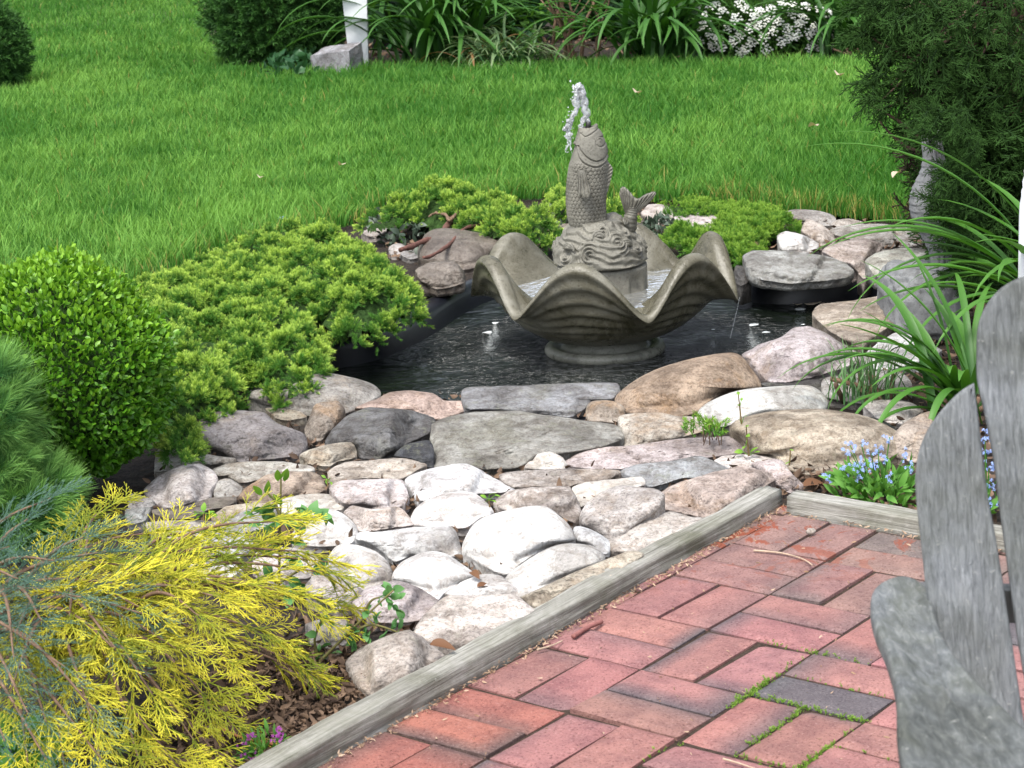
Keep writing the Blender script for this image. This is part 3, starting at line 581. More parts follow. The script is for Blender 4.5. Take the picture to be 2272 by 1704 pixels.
 (Z2, [(-30,870),(90,900),(125,930),(75,970),(-40,960)], 'block','granite',(.27,.25,.245),24,"grey stone showing under the foot of the boxwood"),
 (Z2, [(-60,970),(60,955),(95,965),(60,1040),(-40,1060)], 'block','schist',(.27,.28,.27),24,"bluish grey stone behind the highest yellow tip"),
 (Z2, [(70,1050),(250,1035),(500,1045),(490,1100),(380,1150),(120,1150)], 'slab','granite',(.42,.37,.33),18,"flat tan stone half hidden by the top of the yellow shrub"),
 (Z2, [(340,1310),(480,1295),(600,1290),(660,1330),(560,1400),(380,1400)], 'round','white',(.58,.56,.52),28,"rounded pale stone seen through the yellow shrub"),
 (Z2, [(740,1240),(900,1200),(1080,1230),(1150,1330),(1050,1400),(820,1390),(720,1320)], 'block','granite',(.48,.42,.39),26,"pale pinkish stone behind the leafy rose stem"),
 (Z5, [(420,910),(520,880),(640,890),(650,1000),(560,1040),(450,1010)], 'block','granite',(.46,.41,.37),28,"pale stone under the leafy sprigs near the bare mulch"),
 (Z5, [(480,640),(650,690),(760,760),(660,840),(520,810),(420,720)], 'block','granite',(.44,.38,.35),24,"tan stone between the big off-white stone and the yellow tips"),
 (Z2, [(368,600),(380,555),(410,550),(428,590),(415,620),(385,622)], 'round','granite',(.40,.32,.29),40,"tiny pink pebble beside the purplish stone's left corner"),
 (Z1, [(725,800),(760,770),(810,765),(850,790),(820,830),(760,830)], 'round','wet',(.22,.17,.12),28,"small brown stone showing behind the bowl, left of the fish"),
]
SO = [stone(cr(p), kd, mt, cl, sl, lb) for cr, p, kd, mt, cl, sl, lb in ST]
# ------------------------------------------------------------------ fish fountain
ZA = crop(1180, 250, 300 / 1659)
def PA(x, y, Y): return atY(*ZA([(x, y)])[0], Y)
def P1(x, y, Y): return atY(*Z1([(x, y)])[0], Y)
def cast_mat(name, ca, cb, cc, rough=.55, sc=11):
    m, n, l, b = newmat(name); v = objco(n)
    a = noisen(n, l, sc, 6, .7, v, .8); f = noisen(n, l, 160, 3, .7, v)
    c = ramp(n, l, a, [(.34, ca), (.5, cb), (.68, cc)])
    c = mix(n, l, c, mix(n, l, c, (.5, .48, .44), 1, 'MULTIPLY'), ramp(n, l, f, [(.34, .8), (.46, 0)]))
    l.new(c, b.inputs["Base Color"]); l.new(ramp(n, l, a, [(.35, rough - .15), (.65, rough + .15)]), b.inputs["Roughness"]); b.inputs["Specular IOR Level"].default_value = .45
    p = bump(n, l, b, f, .35, .002); bump(n, l, b, noisen(n, l, 40, 5, .7, v), .35, .006, p); return m
CAST = cast_mat("cast_stone", (.085, .08, .064), (.15, .143, .118), (.215, .205, .17), .6)
BOWLM = cast_mat("cast_stone_algae", (.05, .046, .026), (.115, .106, .075), (.185, .177, .142), .34, 7)
fount = thing("fish_fountain", (FX, FY, WATER_Z - .30), "cast stone garden fountain of a leaping scaly fish in a wavy petal bowl", "fountain")
N = 240; ph = np.arange(N) * 2 * pi / N; psi = ph + radians(14) + .05 * np.sin(ph)
pk = np.sqrt(np.cos(3 * psi) ** 2 + .012); pk = pk / pk.max()
def wob(s): return np.sin(2 * ph + s) * .004 + np.sin(5 * ph + s * 2) * .003
Rr = .342 + .006 * pk + wob(1); Zr = .128 + .082 * pk ** 1.5 + wob(2); Rm, Zm, z0 = .34, .145, -.03
def bowl(t, inn=0.0):
    R = Rm + (Rr - Rm) * t ** 2; r = .112 + (R - .112) * t ** .78
    z = z0 + (Zm - z0) * t ** 1.7 + (Zr - Zm) * t ** 3.2
    fl = np.clip((t - .72) / .28, 0, 1) ** 1.6 * (1 - pk) ** 1.3; z = z - .062 * fl; r = r + .034 * fl
    return r, z
rows = []
for t in np.linspace(0, 1, 70):
    r, z = bowl(t); rib = np.sin(t ** 1.15 * 2 * pi * 9 + .8 * pk) * .0046 * np.clip((t - .35) / .3, 0, 1) * pk ** 1.3 * np.clip((1.0 - t) / .06, 0, 1)
    rows.append((r + rib * .8, z - rib * .6))
th = .047
for a in np.linspace(0.15, pi * .92, 9):                           # rounded lip
    r, z = bowl(1.0); rows.append((r - th / 2 + th / 2 * np.cos(a), z + th * .42 * np.sin(a)))
for t in np.linspace(.97, .05, 34):
    r, z = bowl(t); q = (1 - t); rows.append((np.maximum(r - th - .03 * q, .02), z + .006 + .10 * q ** 1.2))
V = np.concatenate([np.stack([FX + r * np.sin(ph), FY - r * np.cos(ph), np.broadcast_to(z, N)], 1) for r, z in rows] + [[[FX, FY, .09]]])
M = len(rows); j = np.arange(N)
V += (vnoise(V, 14, 3, 4) * .0022)[:, None] * np.array([.6, .6, .6])
build("bowl", V, [gridfaces(M, N, True), np.stack([(M - 1) * N + j, (M - 1) * N + (j + 1) % N, np.full(N, M * N)], -1)], BOWLM, fount)
def lathe(prof, n=96, cx=FX, cy=FY):
    prof = np.array(prof, float); a = np.arange(n) * 2 * pi / n
    V = np.concatenate([np.stack([cx + r * np.sin(a), cy - r * np.cos(a), np.full(n, z)], 1) for r, z in prof]); k = np.arange(n); m_ = len(prof)
    V = np.concatenate([V, [[cx, cy, prof[-1, 1]]]])
    return V, [gridfaces(m_, n, True), np.stack([(m_ - 1) * n + k, (m_ - 1) * n + (k + 1) % n, np.full(n, m_ * n)], -1)]
PED = cast_mat("pedestal_stone", (.11, .11, .09), (.2, .2, .165), (.27, .27, .23), .35)
pr = [(.17, WATER_Z - .30), (.165, WATER_Z - .05), (.158, WATER_Z - .012)] + [(.148 + .018 * cos(a), WATER_Z + .008 + .016 * sin(a)) for a in np.linspace(-1.0, 2.6, 12)] + [(.122, WATER_Z + .012), (.113, WATER_Z + .02), (.108, WATER_Z + .035), (.112, -.024), (.12, -.018), (.05, -.015)]
V, Fs = lathe(pr); build("pedestal", V, Fs, PED, fount)
# drum with shallow arched recesses
a = np.arange(120) * 2 * pi / 120; zz = np.linspace(.075, .166, 16); V = []
for z in zz:
    arch = np.clip((np.cos(6 * (a - radians(48))) - .1) * 2.2, 0, 1) * np.clip((.150 - z) / .012, 0, 1) * np.clip((z - .10) / .01, 0, 1)
    r = .122 + .004 * np.clip((.1 - z) / .02, 0, 1) - .011 * arch; V.append(np.stack([FX + r * np.sin(a), FY - r * np.cos(a), np.full(120, z)], 1))
V = np.concatenate(V + [[[FX, FY, .166]]]); k = np.arange(120)
build("drum", V, [gridfaces(16, 120, True), np.stack([15 * 120 + k, 15 * 120 + (k + 1) % 120, np.full(120, 16 * 120)], -1)], CAST, fount)
# carved waves under the fish
NA, NZ = 300, 90; a = np.arange(NA) * 2 * pi / NA; zs = np.linspace(.170, .292, NZ); bagw = Bag()
AA, ZZ = np.meshgrid(a, zs); u = (ZZ - .170) / .122
rad = .128 * (1 - .10 * u - .42 * u ** 2.2) + .006 * np.sin(3 * AA + 1)
rad = np.where(u < .06, rad - .02 * (1 - u / .06) ** 2, rad)
cxs = FX - .008 * u
PX = cxs + rad * np.sin(AA); PY = FY - rad * np.cos(AA)
flat = np.stack([PX.ravel(), PY.ravel(), ZZ.ravel()], 1); nn = np.stack([np.sin(AA), -np.cos(AA), np.full_like(AA, .35)], -1).reshape(-1, 3); nn /= np.linalg.norm(nn, axis=1)[:, None]
wv_ = vnoise(flat, 16, 2, 2); phs = ZZ.ravel() * 260 + 5.5 * wv_ + 2.4 * np.sin(2 * AA.ravel() + ZZ.ravel() * 30)
d = .0030 * np.sin(phs)
rw = np.random.default_rng(3)
cent = [(-.95, .205, .030), (-.30, .212, .036), (.42, .240, .034), (.98, .222, .030), (1.6, .22, .03), (-1.7, .22, .03), (2.6, .22, .035), (-2.4, .23, .03), (.1, .268, .022), (.85, .268, .022)]
for ca, cz, cr_ in cent:
    da = (AA.ravel() - ca + pi) % (2 * pi) - pi; X = da * .12; Z = ZZ.ravel() - cz; r_ = np.hypot(X, Z); th_ = np.arctan2(Z, X)
    w_ = np.exp(-(r_ / cr_) ** 4) * np.clip(.6 + .6 * np.sin(th_ + ca * 3), 0, 1); sg = 1 if rw.uniform() < .6 else -1
    d = d * (1 - w_) + w_ * (.0080 + .0058 * np.sin(2 * pi * r_ / .0105 + sg * th_ + 1.2 * wv_) - .006 * np.exp(-(r_ / .005) ** 2))
flat = flat + nn * d[:, None]
flat = np.concatenate([flat, [[FX, FY, .292]]]); k = np.arange(NA)
bagw.add(flat, [gridfaces(NZ, NA, True), np.stack([(NZ - 1) * NA + k, (NZ - 1) * NA + (k + 1) % NA, np.full(NA, NZ * NA)], -1)])
for q, (ca, cz, R0_, dirn) in enumerate([(-.05, .252, .028, -1), (1.25, .276, .020, 1), (.62, .226, .026, -1), (-.85, .222, .024, 1)]):
    for kk_ in range(3):
        tt = np.linspace(0, 1, 24); ang = (pi * .05 + tt * pi * (.95 - .1 * kk_)) if dirn < 0 else (pi * .95 - tt * pi * (.95 - .1 * kk_)); rr_ = R0_ * (1 - .26 * kk_) * (1 - .15 * tt)
        X = rr_ * np.cos(ang); Z = rr_ * np.sin(ang) * .85; al = ca + X / .12; uz = np.clip((cz + Z - .17) / .122, 0, 1)
        base = .128 * (1 - .10 * uz - .42 * uz ** 2.2) + .003 + .006 * np.sin(pi * tt)
        bagw.add(*tube(np.stack([FX - .005 + base * np.sin(al), FY - base * np.cos(al), cz + Z], 1), .0046 * (1 - .5 * np.abs(2 * tt - 1) ** 2), 8))
bagw.out("wave_base", CAST, fount)
# fish body
FYF = FY - .005
rowsA = [(175, 615, 775), (200, 592, 800), (260, 578, 842), (350, 545, 880), (430, 520, 903), (540, 482, 917), (640, 463, 922), (800, 440, 908), (950, 426, 900), (1100, 426, 890), (1250, 440, 896), (1400, 478, 920), (1560, 520, 945)]
ra = np.array(rowsA, float); NV_ = 330; NPH = 300
ys_ = np.linspace(1560, 175, NV_); L_ = np.interp(ys_, ra[:, 0], ra[:, 1]); R_ = np.interp(ys_, ra[:, 0], ra[:, 2])
kern = np.ones(15) / 15; pad = lambda q: np.convolve(np.pad(q, 7, mode='edge'), kern, 'valid'); L_, R_ = pad(L_), pad(R_)
PXM = 300 / 1659 / F * np.linalg.norm(PA(680, 800, FYF) - CAMP)
ph_ = np.arange(NPH) * 2 * pi / NPH
cxy = np.array([PA((l_ + r_) / 2, y_, FYF) for l_, r_, y_ in zip(L_, R_, ys_)]); hw = (R_ - L_) / 2 * PXM
Vb = []; 
S_, C_ = np.sin(ph_), np.cos(ph_)
sx = np.sign(S_) * np.abs(S_) ** .9; sy = np.sign(C_) * np.abs(C_) ** .95
for c_, h_ in zip(cxy, hw): Vb.append(np.stack([c_[0] + h_ * sx, c_[1] - .80 * h_ * sy, np.full(NPH, c_[2])], 1))
Vb = np.array(Vb)
nb = np.stack([sx, -sy, np.zeros(NPH)], 1)[None].repeat(NV_, 0)
ax = ((L_ + R_) / 2)[:, None] + ((R_ - L_) / 2)[:, None] * sx[None]; ay = ys_[:, None] + 0 * ax
A2 = np.stack([ax.ravel(), ay.ravel()], 1)
go = cat([(548, 380), (556, 470), (610, 570), (700, 632), (790, 650), (880, 615), (925, 560)], 40); gi = cat([(580, 385), (610, 450), (680, 530), (770, 575), (850, 560), (905, 505)], 40)
d_o = distpoly(A2, go, False) * PXM; d_i = distpoly(A2, gi, False) * PXM
yo = np.interp(A2[:, 0], go[:, 0], go[:, 1]); yi = np.interp(A2[:, 0], gi[:, 0], gi[:, 1])
head = np.clip((yo - A2[:, 1]) / 12 + .5, 0, 1); inner = np.clip((yi - A2[:, 1]) / 14 + .5, 0, 1)
disp = .0035 * head + .002 * inner - .0045 * np.exp(-(d_i / .0016) ** 2) - .0035 * np.exp(-(d_o / .0016) ** 2) + .0016 * np.exp(-((d_o - .005) / .003) ** 2) * head
# overlapping scales
s_ = (ph_[None] * hw.mean() * 1.0).repeat(NV_, 0).ravel(); v_ = ((1560 - ay) * PXM).ravel()
sw, shh = hw.mean() * 2 * pi / 30, .0098
kv = np.floor(v_ / shh); hs_ = np.zeros(len(v_)); done = np.zeros(len(v_), bool)
for dk in (2, 1, 0, -1):
    kr = kv + dk; off = (kr % 2) * .5; xx = (s_ / sw - off); xx = (xx - np.round(xx)) * sw; yy = v_ - (kr + .25) * shh
    ins_ = ((xx / (sw * .56)) ** 2 + (yy / (shh * 1.15)) ** 2 < 1) & ~done
    rr_ = np.sqrt((xx / (sw * .56)) ** 2 + (yy / (shh * 1.15)) ** 2)
    hs_ = np.where(ins_, .35 + .65 * np.clip((1 - rr_) / .28, 0, 1) - .35 * np.clip(yy / shh, 0, 1), hs_); done |= ins_
fadeS = (1 - head) * np.clip((A2[:, 1] - 560) / 60, 0, 1) * np.clip((1585 - A2[:, 1]) / 40, 0, 1)
disp += hs_ * .0046 * fadeS * np.where(sx[None].repeat(NV_, 0).ravel() < -.75, .55, 1)
de = np.hypot(A2[:, 0] - 828, A2[:, 1] - 352) * PXM
disp += -.002 * np.exp(-((de - .0125) / .002) ** 2)
dl = distpoly(A2, cat([(612, 240), (650, 275), (700, 262), (780, 205), (800, 180)], 30), False) * PXM
disp -= .0035 * np.exp(-(dl / .0014) ** 2)
Vf = Vb.reshape(-1, 3) + nb.reshape(-1, 3) * disp[:, None]
topc = Vf[-NPH:].mean(0) - np.array([0, 0, .012]); k = np.arange(NPH)
fish = build("fish", np.concatenate([Vf, [topc]]), [gridfaces(NV_, NPH, True), np.stack([(NV_ - 1) * NPH + k, (NV_ - 1) * NPH + (k + 1) % NPH, np.full(NPH, NV_ * NPH)], -1)], CAST, fount)
def spart(name, V, Fs, mat, par=fish):
    return build(name, V, Fs, mat, par)
# lips
t_ = np.linspace(0, 2 * pi, 40); cm_ = PA(690, 178, FYF); e1 = (PA(790, 150, FYF) - PA(592, 196, FYF)) / 2
lip = cm_ + np.cos(t_)[:, None] * e1 + np.sin(t_)[:, None] * np.array([0, -.017, 0]) + np.array([0, 0, 1.0]) * (-.006 * np.abs(np.sin(t_)))[:, None]
spart("lips", *tube(lip, .0052, 10), CAST)
# eye: ring and ball
ec = PA(828, 352, FYF); rowi = np.argmin(np.abs(ys_ - 352)); sxe = (828 - (L_[rowi] + R_[rowi]) / 2) / ((R_[rowi] - L_[rowi]) / 2)
yoff = .80 * hw[rowi] * sqrt(max(0, 1 - sxe ** 2)); ec = PA(828, 352, FYF - yoff - .003); en = np.array([sxe * .8, -1, .05]); en /= np.linalg.norm(en)
ex = np.cross(en, [0, 0, 1.0]); ex /= np.linalg.norm(ex); ez = np.cross(ex, en)
ring = ec + .0088 * (np.cos(t_)[:, None] * ex + np.sin(t_)[:, None] * ez)
bg_ = Bag(); bg_.add(*tube(ring, .0024, 8))
uu_, vv_ = np.meshgrid(np.linspace(0, pi / 2, 8), np.linspace(0, 2 * pi, 20, endpoint=False), indexing='ij')
bv = ec + en * .0012 + (.0050 * np.sin(uu_)[..., None] * (np.cos(vv_)[..., None] * ex + np.sin(vv_)[..., None] * ez) + .0045 * np.cos(uu_)[..., None] * en).reshape(-1, 3)
bg_.add(bv, [gridfaces(8, 20, True)]); bg_.out("eye", CAST, fish)
def fin(base, edge, Yb, Ye, thick, nrib, ns=60, nu=24, bulge=.0):
    b_, e_ = cat(base, ns), cat(edge, ns); us = np.linspace(0, 1, nu); fr, bk = [], []
    for u_ in us:
        Yv = Yb * (1 - u_) + Ye * u_
        c_ = np.array([PA(*(b_[i] * (1 - u_) + e_[i] * u_), Yv) for i in range(ns)])
        s2 = np.linspace(0, 1, ns); tk = thick * np.sqrt(np.clip(1 - (2 * s2 - 1) ** 6, 0, 1)) * sqrt(max(0, 1 - max(0, (u_ - .8) / .2) ** 2.5))
        rib = np.abs(np.sin(s2 * pi * nrib)) * .0035 * min(1, u_ * 3) * (tk > 0)
        fr.append(c_ + np.outer(-(tk + rib) - bulge * sin(pi * u_), [0, 1, 0])); bk.append(c_ + np.outer(tk, [0, 1, 0]))
    V = np.concatenate([np.concatenate(fr), np.concatenate(bk)]); o = nu * ns
    g1 = gridfaces(nu, ns); g2 = gridfaces(nu, ns)[:, ::-1] + o
    edge_i = np.concatenate([np.arange(ns), np.arange(1, nu) * ns + ns - 1, (nu - 1) * ns + np.arange(ns - 2, -1, -1), np.arange(nu - 2, 0, -1) * ns]); e2_ = np.roll(edge_i, -1)
    return V, [g1, g2, np.stack([edge_i, e2_, e2_ + o, edge_i + o], -1)]
spart("pectoral_fin", *fin([(575, 700), (605, 688), (650, 700)], [(548, 930), (575, 1000), (640, 1045), (705, 1045), (722, 960)], FYF - .045, FYF - .066, .006, 5), CAST)
spart("dorsal_fin", *fin([(912, 620), (895, 760), (885, 900), (880, 1060)], [(945, 612), (992, 690), (965, 840), (905, 1050)], FYF - .004, FYF - .004, .005, 9), CAST)
tp = cat([PA(x, y, FYF + dy) for x, y, dy in [(880, 1420, .02), (990, 1340, .03), (1090, 1400, .025), (1170, 1430, .01), (1200, 1330, .0), (1225, 1220, .0), (1235, 1150, .0)]], 60)
bg_ = Bag(); bg_.add(*tube(tp, np.interp(np.linspace(0, 1, 60), [0, .3, .6, .8, 1], [.030, .024, .022, .017, .016]) + .0012 * np.sin(np.arange(60) * 1.9), 20))
bg_.add(*fin([(1150, 1260), (1215, 1250), (1290, 1240)], [(1072, 1010), (1090, 925), (1135, 908), (1200, 965), (1288, 1052), (1390, 1000), (1490, 966), (1524, 988), (1480, 1060)], FYF, FYF - .012, .008, 13, 90, 30))
bg_.out("tail", CAST, fount)
DARK = plain("dark_pipe", (.02, .02, .02), .5, .4, .2)
nz_ = np.array([PA(688, 200, FYF), PA(692, 150, FYF), PA(694, 112, FYF)]); build("nozzle", *tube(nz_, [.008, .007, .007], 12), DARK, fount)
# water lying in the bowl
m, n, l, b = newmat("shallow_water"); v = objco(n); b.inputs["Base Color"].default_value = (.93, .95, .92, 1); b.inputs["Transmission Weight"].default_value = .9; b.inputs["IOR"].default_value = 1.33; b.inputs["Roughness"].default_value = .04
p = bump(n, l, b, noisen(n, l, 22, 3, .55, v, 1.0), .40, .03); bump(n, l, b, noisen(n, l, 70, 2, .5, v, .5), .12, .006, p)
SHALLOW = m
rr_ = np.linspace(.0, 1, 22); Vw = []
zl = np.array([bowl(t)[1] for t in np.linspace(0, .8, 60)]); rl = np.array([bowl(t)[0] for t in np.linspace(0, .8, 60)])
rw_ = np.array([np.interp(.103, zl[:, k_], rl[:, k_]) for k_ in range(N)]) - .017
for r_ in rr_: Vw.append(np.stack([FX + (.125 + (rw_ - .125) * r_) * np.sin(ph), FY - (.125 + (rw_ - .125) * r_) * np.cos(ph), np.full(N, .103)], 1))
build("bowl_water", np.concatenate(Vw), [gridfaces(22, N, True)], SHALLOW, fount)

# spouting water
m, n, l, b = newmat("splash"); b.inputs["Base Color"].default_value = (.97, .99, 1, 1); b.inputs["Transmission Weight"].default_value = .80; b.inputs["IOR"].default_value = 1.33; b.inputs["Roughness"].default_value = .05
SPL = m; bj = Bag(); rj = np.random.default_rng(8)
def strand(pts, r0, r1, wig, seed):
    c_ = cat([P1(x, y, FYF) for x, y in pts], 46); t = np.linspace(0, 1, 46)
    c_ = c_ + np.stack([vnoise(np.c_[t * 5, t * 0 + k_, t * 0], 1, 3, seed + k_) for k_ in range(3)], 1) * wig
    rad_ = (r0 * (1 - t) + r1 * t) * (1 + .38 * vnoise(np.c_[t * 7, t * 0, t * 0], 1, 2, seed + 9)); bj.add(*tube(c_, np.maximum(rad_, .0008), 9))
for q in range(4): strand([(893, 275), (886, 225), (876, 170), (862, 120), (852, 98)], .0045, .010, .008, q)
for q in range(4): strand([(864, 112), (846, 104), (836, 150), (842, 200), (815, 250), (795, 300)], .007, .0028, .012, 20 + q)
for q in range(3): strand([(800, 270), (788, 310), (806, 350), (800, 410)], .006, .0015, .012, 40 + q)
for q in range(2): strand([(880, 240), (862, 275), (858, 300)], .005, .003, .008, 60 + q)
ico_u, ico_v = np.meshgrid(np.linspace(0, pi, 6), np.linspace(0, 2 * pi, 8, endpoint=False), indexing='ij'); sph = np.stack([np.sin(ico_u) * np.cos(ico_v), np.sin(ico_u) * np.sin(ico_v), np.cos(ico_u)], -1).reshape(-1, 3)
line = cat([(850, 95), (835, 160), (825, 220), (790, 280), (800, 340), (805, 410)], 200)
pd = np.array([P1(*(line[rj.integers(200)] + rj.normal(0, 14, 2)), FYF + rj.normal(0, .01)) for _ in range(60)]); pd2 = np.array([P1(850 + rj.normal(0, 17), 115 + rj.normal(0, 18), FYF + rj.normal(0, .008)) for _ in range(50)])
pd = np.concatenate([pd, pd2]); Vd, Fd, _ = scatter(sph, [gridfaces(6, 8, True)], pd, frames(rj.normal(0, 1, (len(pd), 3)), rng=rj), np.r_[rj.uniform(.0008, .0026, 60), rj.uniform(.002, .005, 50)]); bj.add(Vd, Fd)
tag(bj.out("water_jet", SPL, loc=P1(893, 275, FYF)), "clear jet of water splashing up from the stone fish's mouth", "water jet")
pts = cat([P1(x, y, FY - .02) for x, y in [(1640, 1128), (1628, 1180), (1612, 1250), (1592, 1330)]], 30)
tag(build("water_drip", *tube(pts, .0009 + .0007 * np.abs(np.sin(np.arange(30) * 1.3)), 7), SPL, loc=pts[0]), "thin thread of water dripping from the bowl's right edge into the pond", "water drip")
# foam bubbles and petals afloat on the pond
BUB = plain("foam", (.62, .66, .66), .3, .5, .1)
def mini(name, mat, px, size, label, cat_, grp, z=WATER_Z, flat=.35):
    for q, (x, y) in enumerate(px):
        c_ = at(x, y, z); s_ = size * (1 + .5 * sin(q * 2.3)); V = sph * np.array([s_ * 1.9, s_ * 1.5, s_ * flat * .6]) + c_; V = V + (vnoise(V, 40, 2, q) * s_ * .4)[:, None]
        tag(build(name, V, [gridfaces(6, 8, True)], mat, loc=c_), label, cat_, grp)
mini("foam_bubble", BUB, [(1070, 697), (1053, 718), (1540, 712), (1628, 702), (1655, 718), (1735, 700), (1728, 668)], .006, "little pale foam bubble floating on the dark pond water", "bubble", "foam bubbles on the pond", z=WATER_Z + .001)
mini("floating_petal", plain("petal_cream", (.55, .46, .36), .6, .3, .2), [(1722, 655), (1755, 655), (1775, 654), (1800, 656)], .010, "cream petal floating by the pond's back wall", "petal", "petals floating on the pond", z=WATER_Z + .002, flat=.1)
# ------------------------------------------------------------------ foliage templates
def leaf_t(w=.5, fold=.12, curl=.15, n=3):
    """leaf of length 1 along z, width w along x, shallow fold along the midrib"""
    zz = np.linspace(0, 1, n + 2); V, t = [], []
    for z in zz:
        hw_ = w / 2 * (np.sin(pi * z ** .8) ** .8 if 0 < z < 1 else 0.02); y = -curl * z * z
        V += [(-hw_, y + fold * hw_, z), (0, y, z), (hw_, y + fold * hw_, z)]; t += [z] * 3
    return np.array(V), [gridfaces(n + 2, 3)], np.array(t)
def needles_t(n, ang0, ang1, ln, wd, axis=1.0, curve=0.0, seed=0, t0=.1, start=.05):
    """shoot along z with n needles (thin triangles)"""
    r = np.random.default_rng(seed); V, Fc, t = [], [], []
    for i in range(n):
        s = start + (1 - start) * (i + r.uniform()) / n; a = (ang0 * (1 - s) + ang1 * s) + r.normal(0, .12); p_ = i * 2.4 + r.normal(0, .3)
        d = np.array([sin(a) * cos(p_), sin(a) * sin(p_), cos(a)]); sd_ = np.cross(d, r.normal(0, 1, 3)); sd_ /= np.linalg.norm(sd_)
        b_ = np.array([0, 0, s * axis]); l_ = ln * r.uniform(.75, 1.15); q = len(V)
        V += [b_ - sd_ * wd, b_ + sd_ * wd, b_ + d * l_ * .55 + sd_ * wd * .8 + np.array([0, 0, curve * .3]), b_ + d * l_ + np.array([0, 0, curve]), b_ + d * l_ * .55 - sd_ * wd * .8 + np.array([0, 0, curve * .3])]
        Fc.append([q, q + 1, q + 2, q + 3, q + 4]); k_ = t0 + (1 - t0) * s; t += [k_ * .4, k_ * .4, k_ * .75, k_, k_ * .75]
    return np.array(V), [np.array(Fc)], np.array(t)
def frond_t(seed, thick=.011, nside=11, spread=.75, sub=4, droop=.25, ln=.5, flat=.35):
    """feathery conifer spray: axis along z, branchlets mostly in the xz plane"""
    r = np.random.default_rng(seed); bag = Bag()
    def thread(p, d, L, rad, t0, t1, dr):
        tt = np.linspace(0, 1, 4); pts = p + d * (tt * L)[:, None] + np.array([0, -1, 0]) * (dr * L * tt ** 2)[:, None]
        V, Fs = tube(pts, rad * (1 - .45 * tt), 3, False); bag.add(V, Fs, t=np.repeat(t0 + (t1 - t0) * tt, 3)); return pts
    ax = thread(np.zeros(3), np.array([r.normal(0, .08), 0, 1]), 1.0, thick * 1.25, .0, .9, droop)
    axf = lambda s: np.array([np.interp(s, np.linspace(0, 1, 4), ax[:, k_]) for k_ in range(3)])
    for i in range(nside):
        s = .08 + .86 * (i + r.uniform(-.3, .3)) / nside; sg = 1 if i % 2 else -1; a = spread * r.uniform(.75, 1.2)
        d = np.array([sg * sin(a), r.normal(0, flat), cos(a)]); d /= np.linalg.norm(d); L = ln * (1 - .62 * s) * r.uniform(.75, 1.25)
        p = axf(s); pt = thread(p, d, L, thick, .25 + .3 * s, 1, droop * .8)
        for k_ in range(sub):
            u = .22 + .68 * (k_ + r.uniform(-.2, .2)) / sub; sg2 = 1 if k_ % 2 else -1; b_ = np.array([np.interp(u, np.linspace(0, 1, 4), pt[:, q]) for q in range(3)])
            a2 = spread * .8 * r.uniform(.7, 1.2); d2 = d * cos(a2) + np.cross(d, [0, 1, 0]) * sg2 * sin(a2) + np.array([0, r.normal(0, flat * .6), 0]); d2 /= np.linalg.norm(d2)
            thread(b_, d2, L * .42 * (1 - .5 * u) * r.uniform(.7, 1.3), thick * .85, .5, 1, droop * .6)
    by = {}
    for f in bag.F: by.setdefault(f.shape[1], []).append(f)
    return np.concatenate(bag.V), [np.concatenate(v) for v in by.values()], np.concatenate(bag.A['t'])
def scat(bag, tmpl, P, D, S, spin=None, rng=RNG, shade=None):
    V, Fs, t = scatter(tmpl[0], tmpl[1], np.asarray(P, float), frames(D, spin, rng), S, tmpl[2]); bag.add(V, Fs, t=t)
def strap(bag, base, az, length, rise, droop, width, n=16, twist=0.0, rg=RNG, wav=.0):
    """arching strap leaf with a keel"""
    s = np.linspace(0, 1, n); el = rise - droop * s ** 1.25; ds = length / (n - 1)
    hr = np.concatenate([[0], np.cumsum(np.cos(el[:-1]) * ds)]); vz = np.concatenate([[0], np.cumsum(np.sin(el[:-1]) * ds)])
    aa = az + twist * s + wav * np.sin(s * 5); c = np.stack([base[0] + hr * np.sin(aa), base[1] - hr * np.cos(aa), base[2] + vz], 1)
    sd_ = np.stack([np.cos(aa), np.sin(aa), 0 * aa], 1); hw_ = width / 2 * np.clip((1 - s) / .35, 0, 1) ** .7 * (.75 + .25 * np.minimum(1, s * 4))
    up = np.stack([-np.sin(el) * np.sin(aa), np.sin(el) * np.cos(aa), np.cos(el)], 1)
    V = np.stack([c - sd_ * hw_[:, None] + up * (hw_ * .45)[:, None], c, c + sd_ * hw_[:, None] + up * (hw_ * .45)[:, None]], 1).reshape(-1, 3)
    bag.add(V, gridfaces(n, 3), t=np.repeat(s, 3))

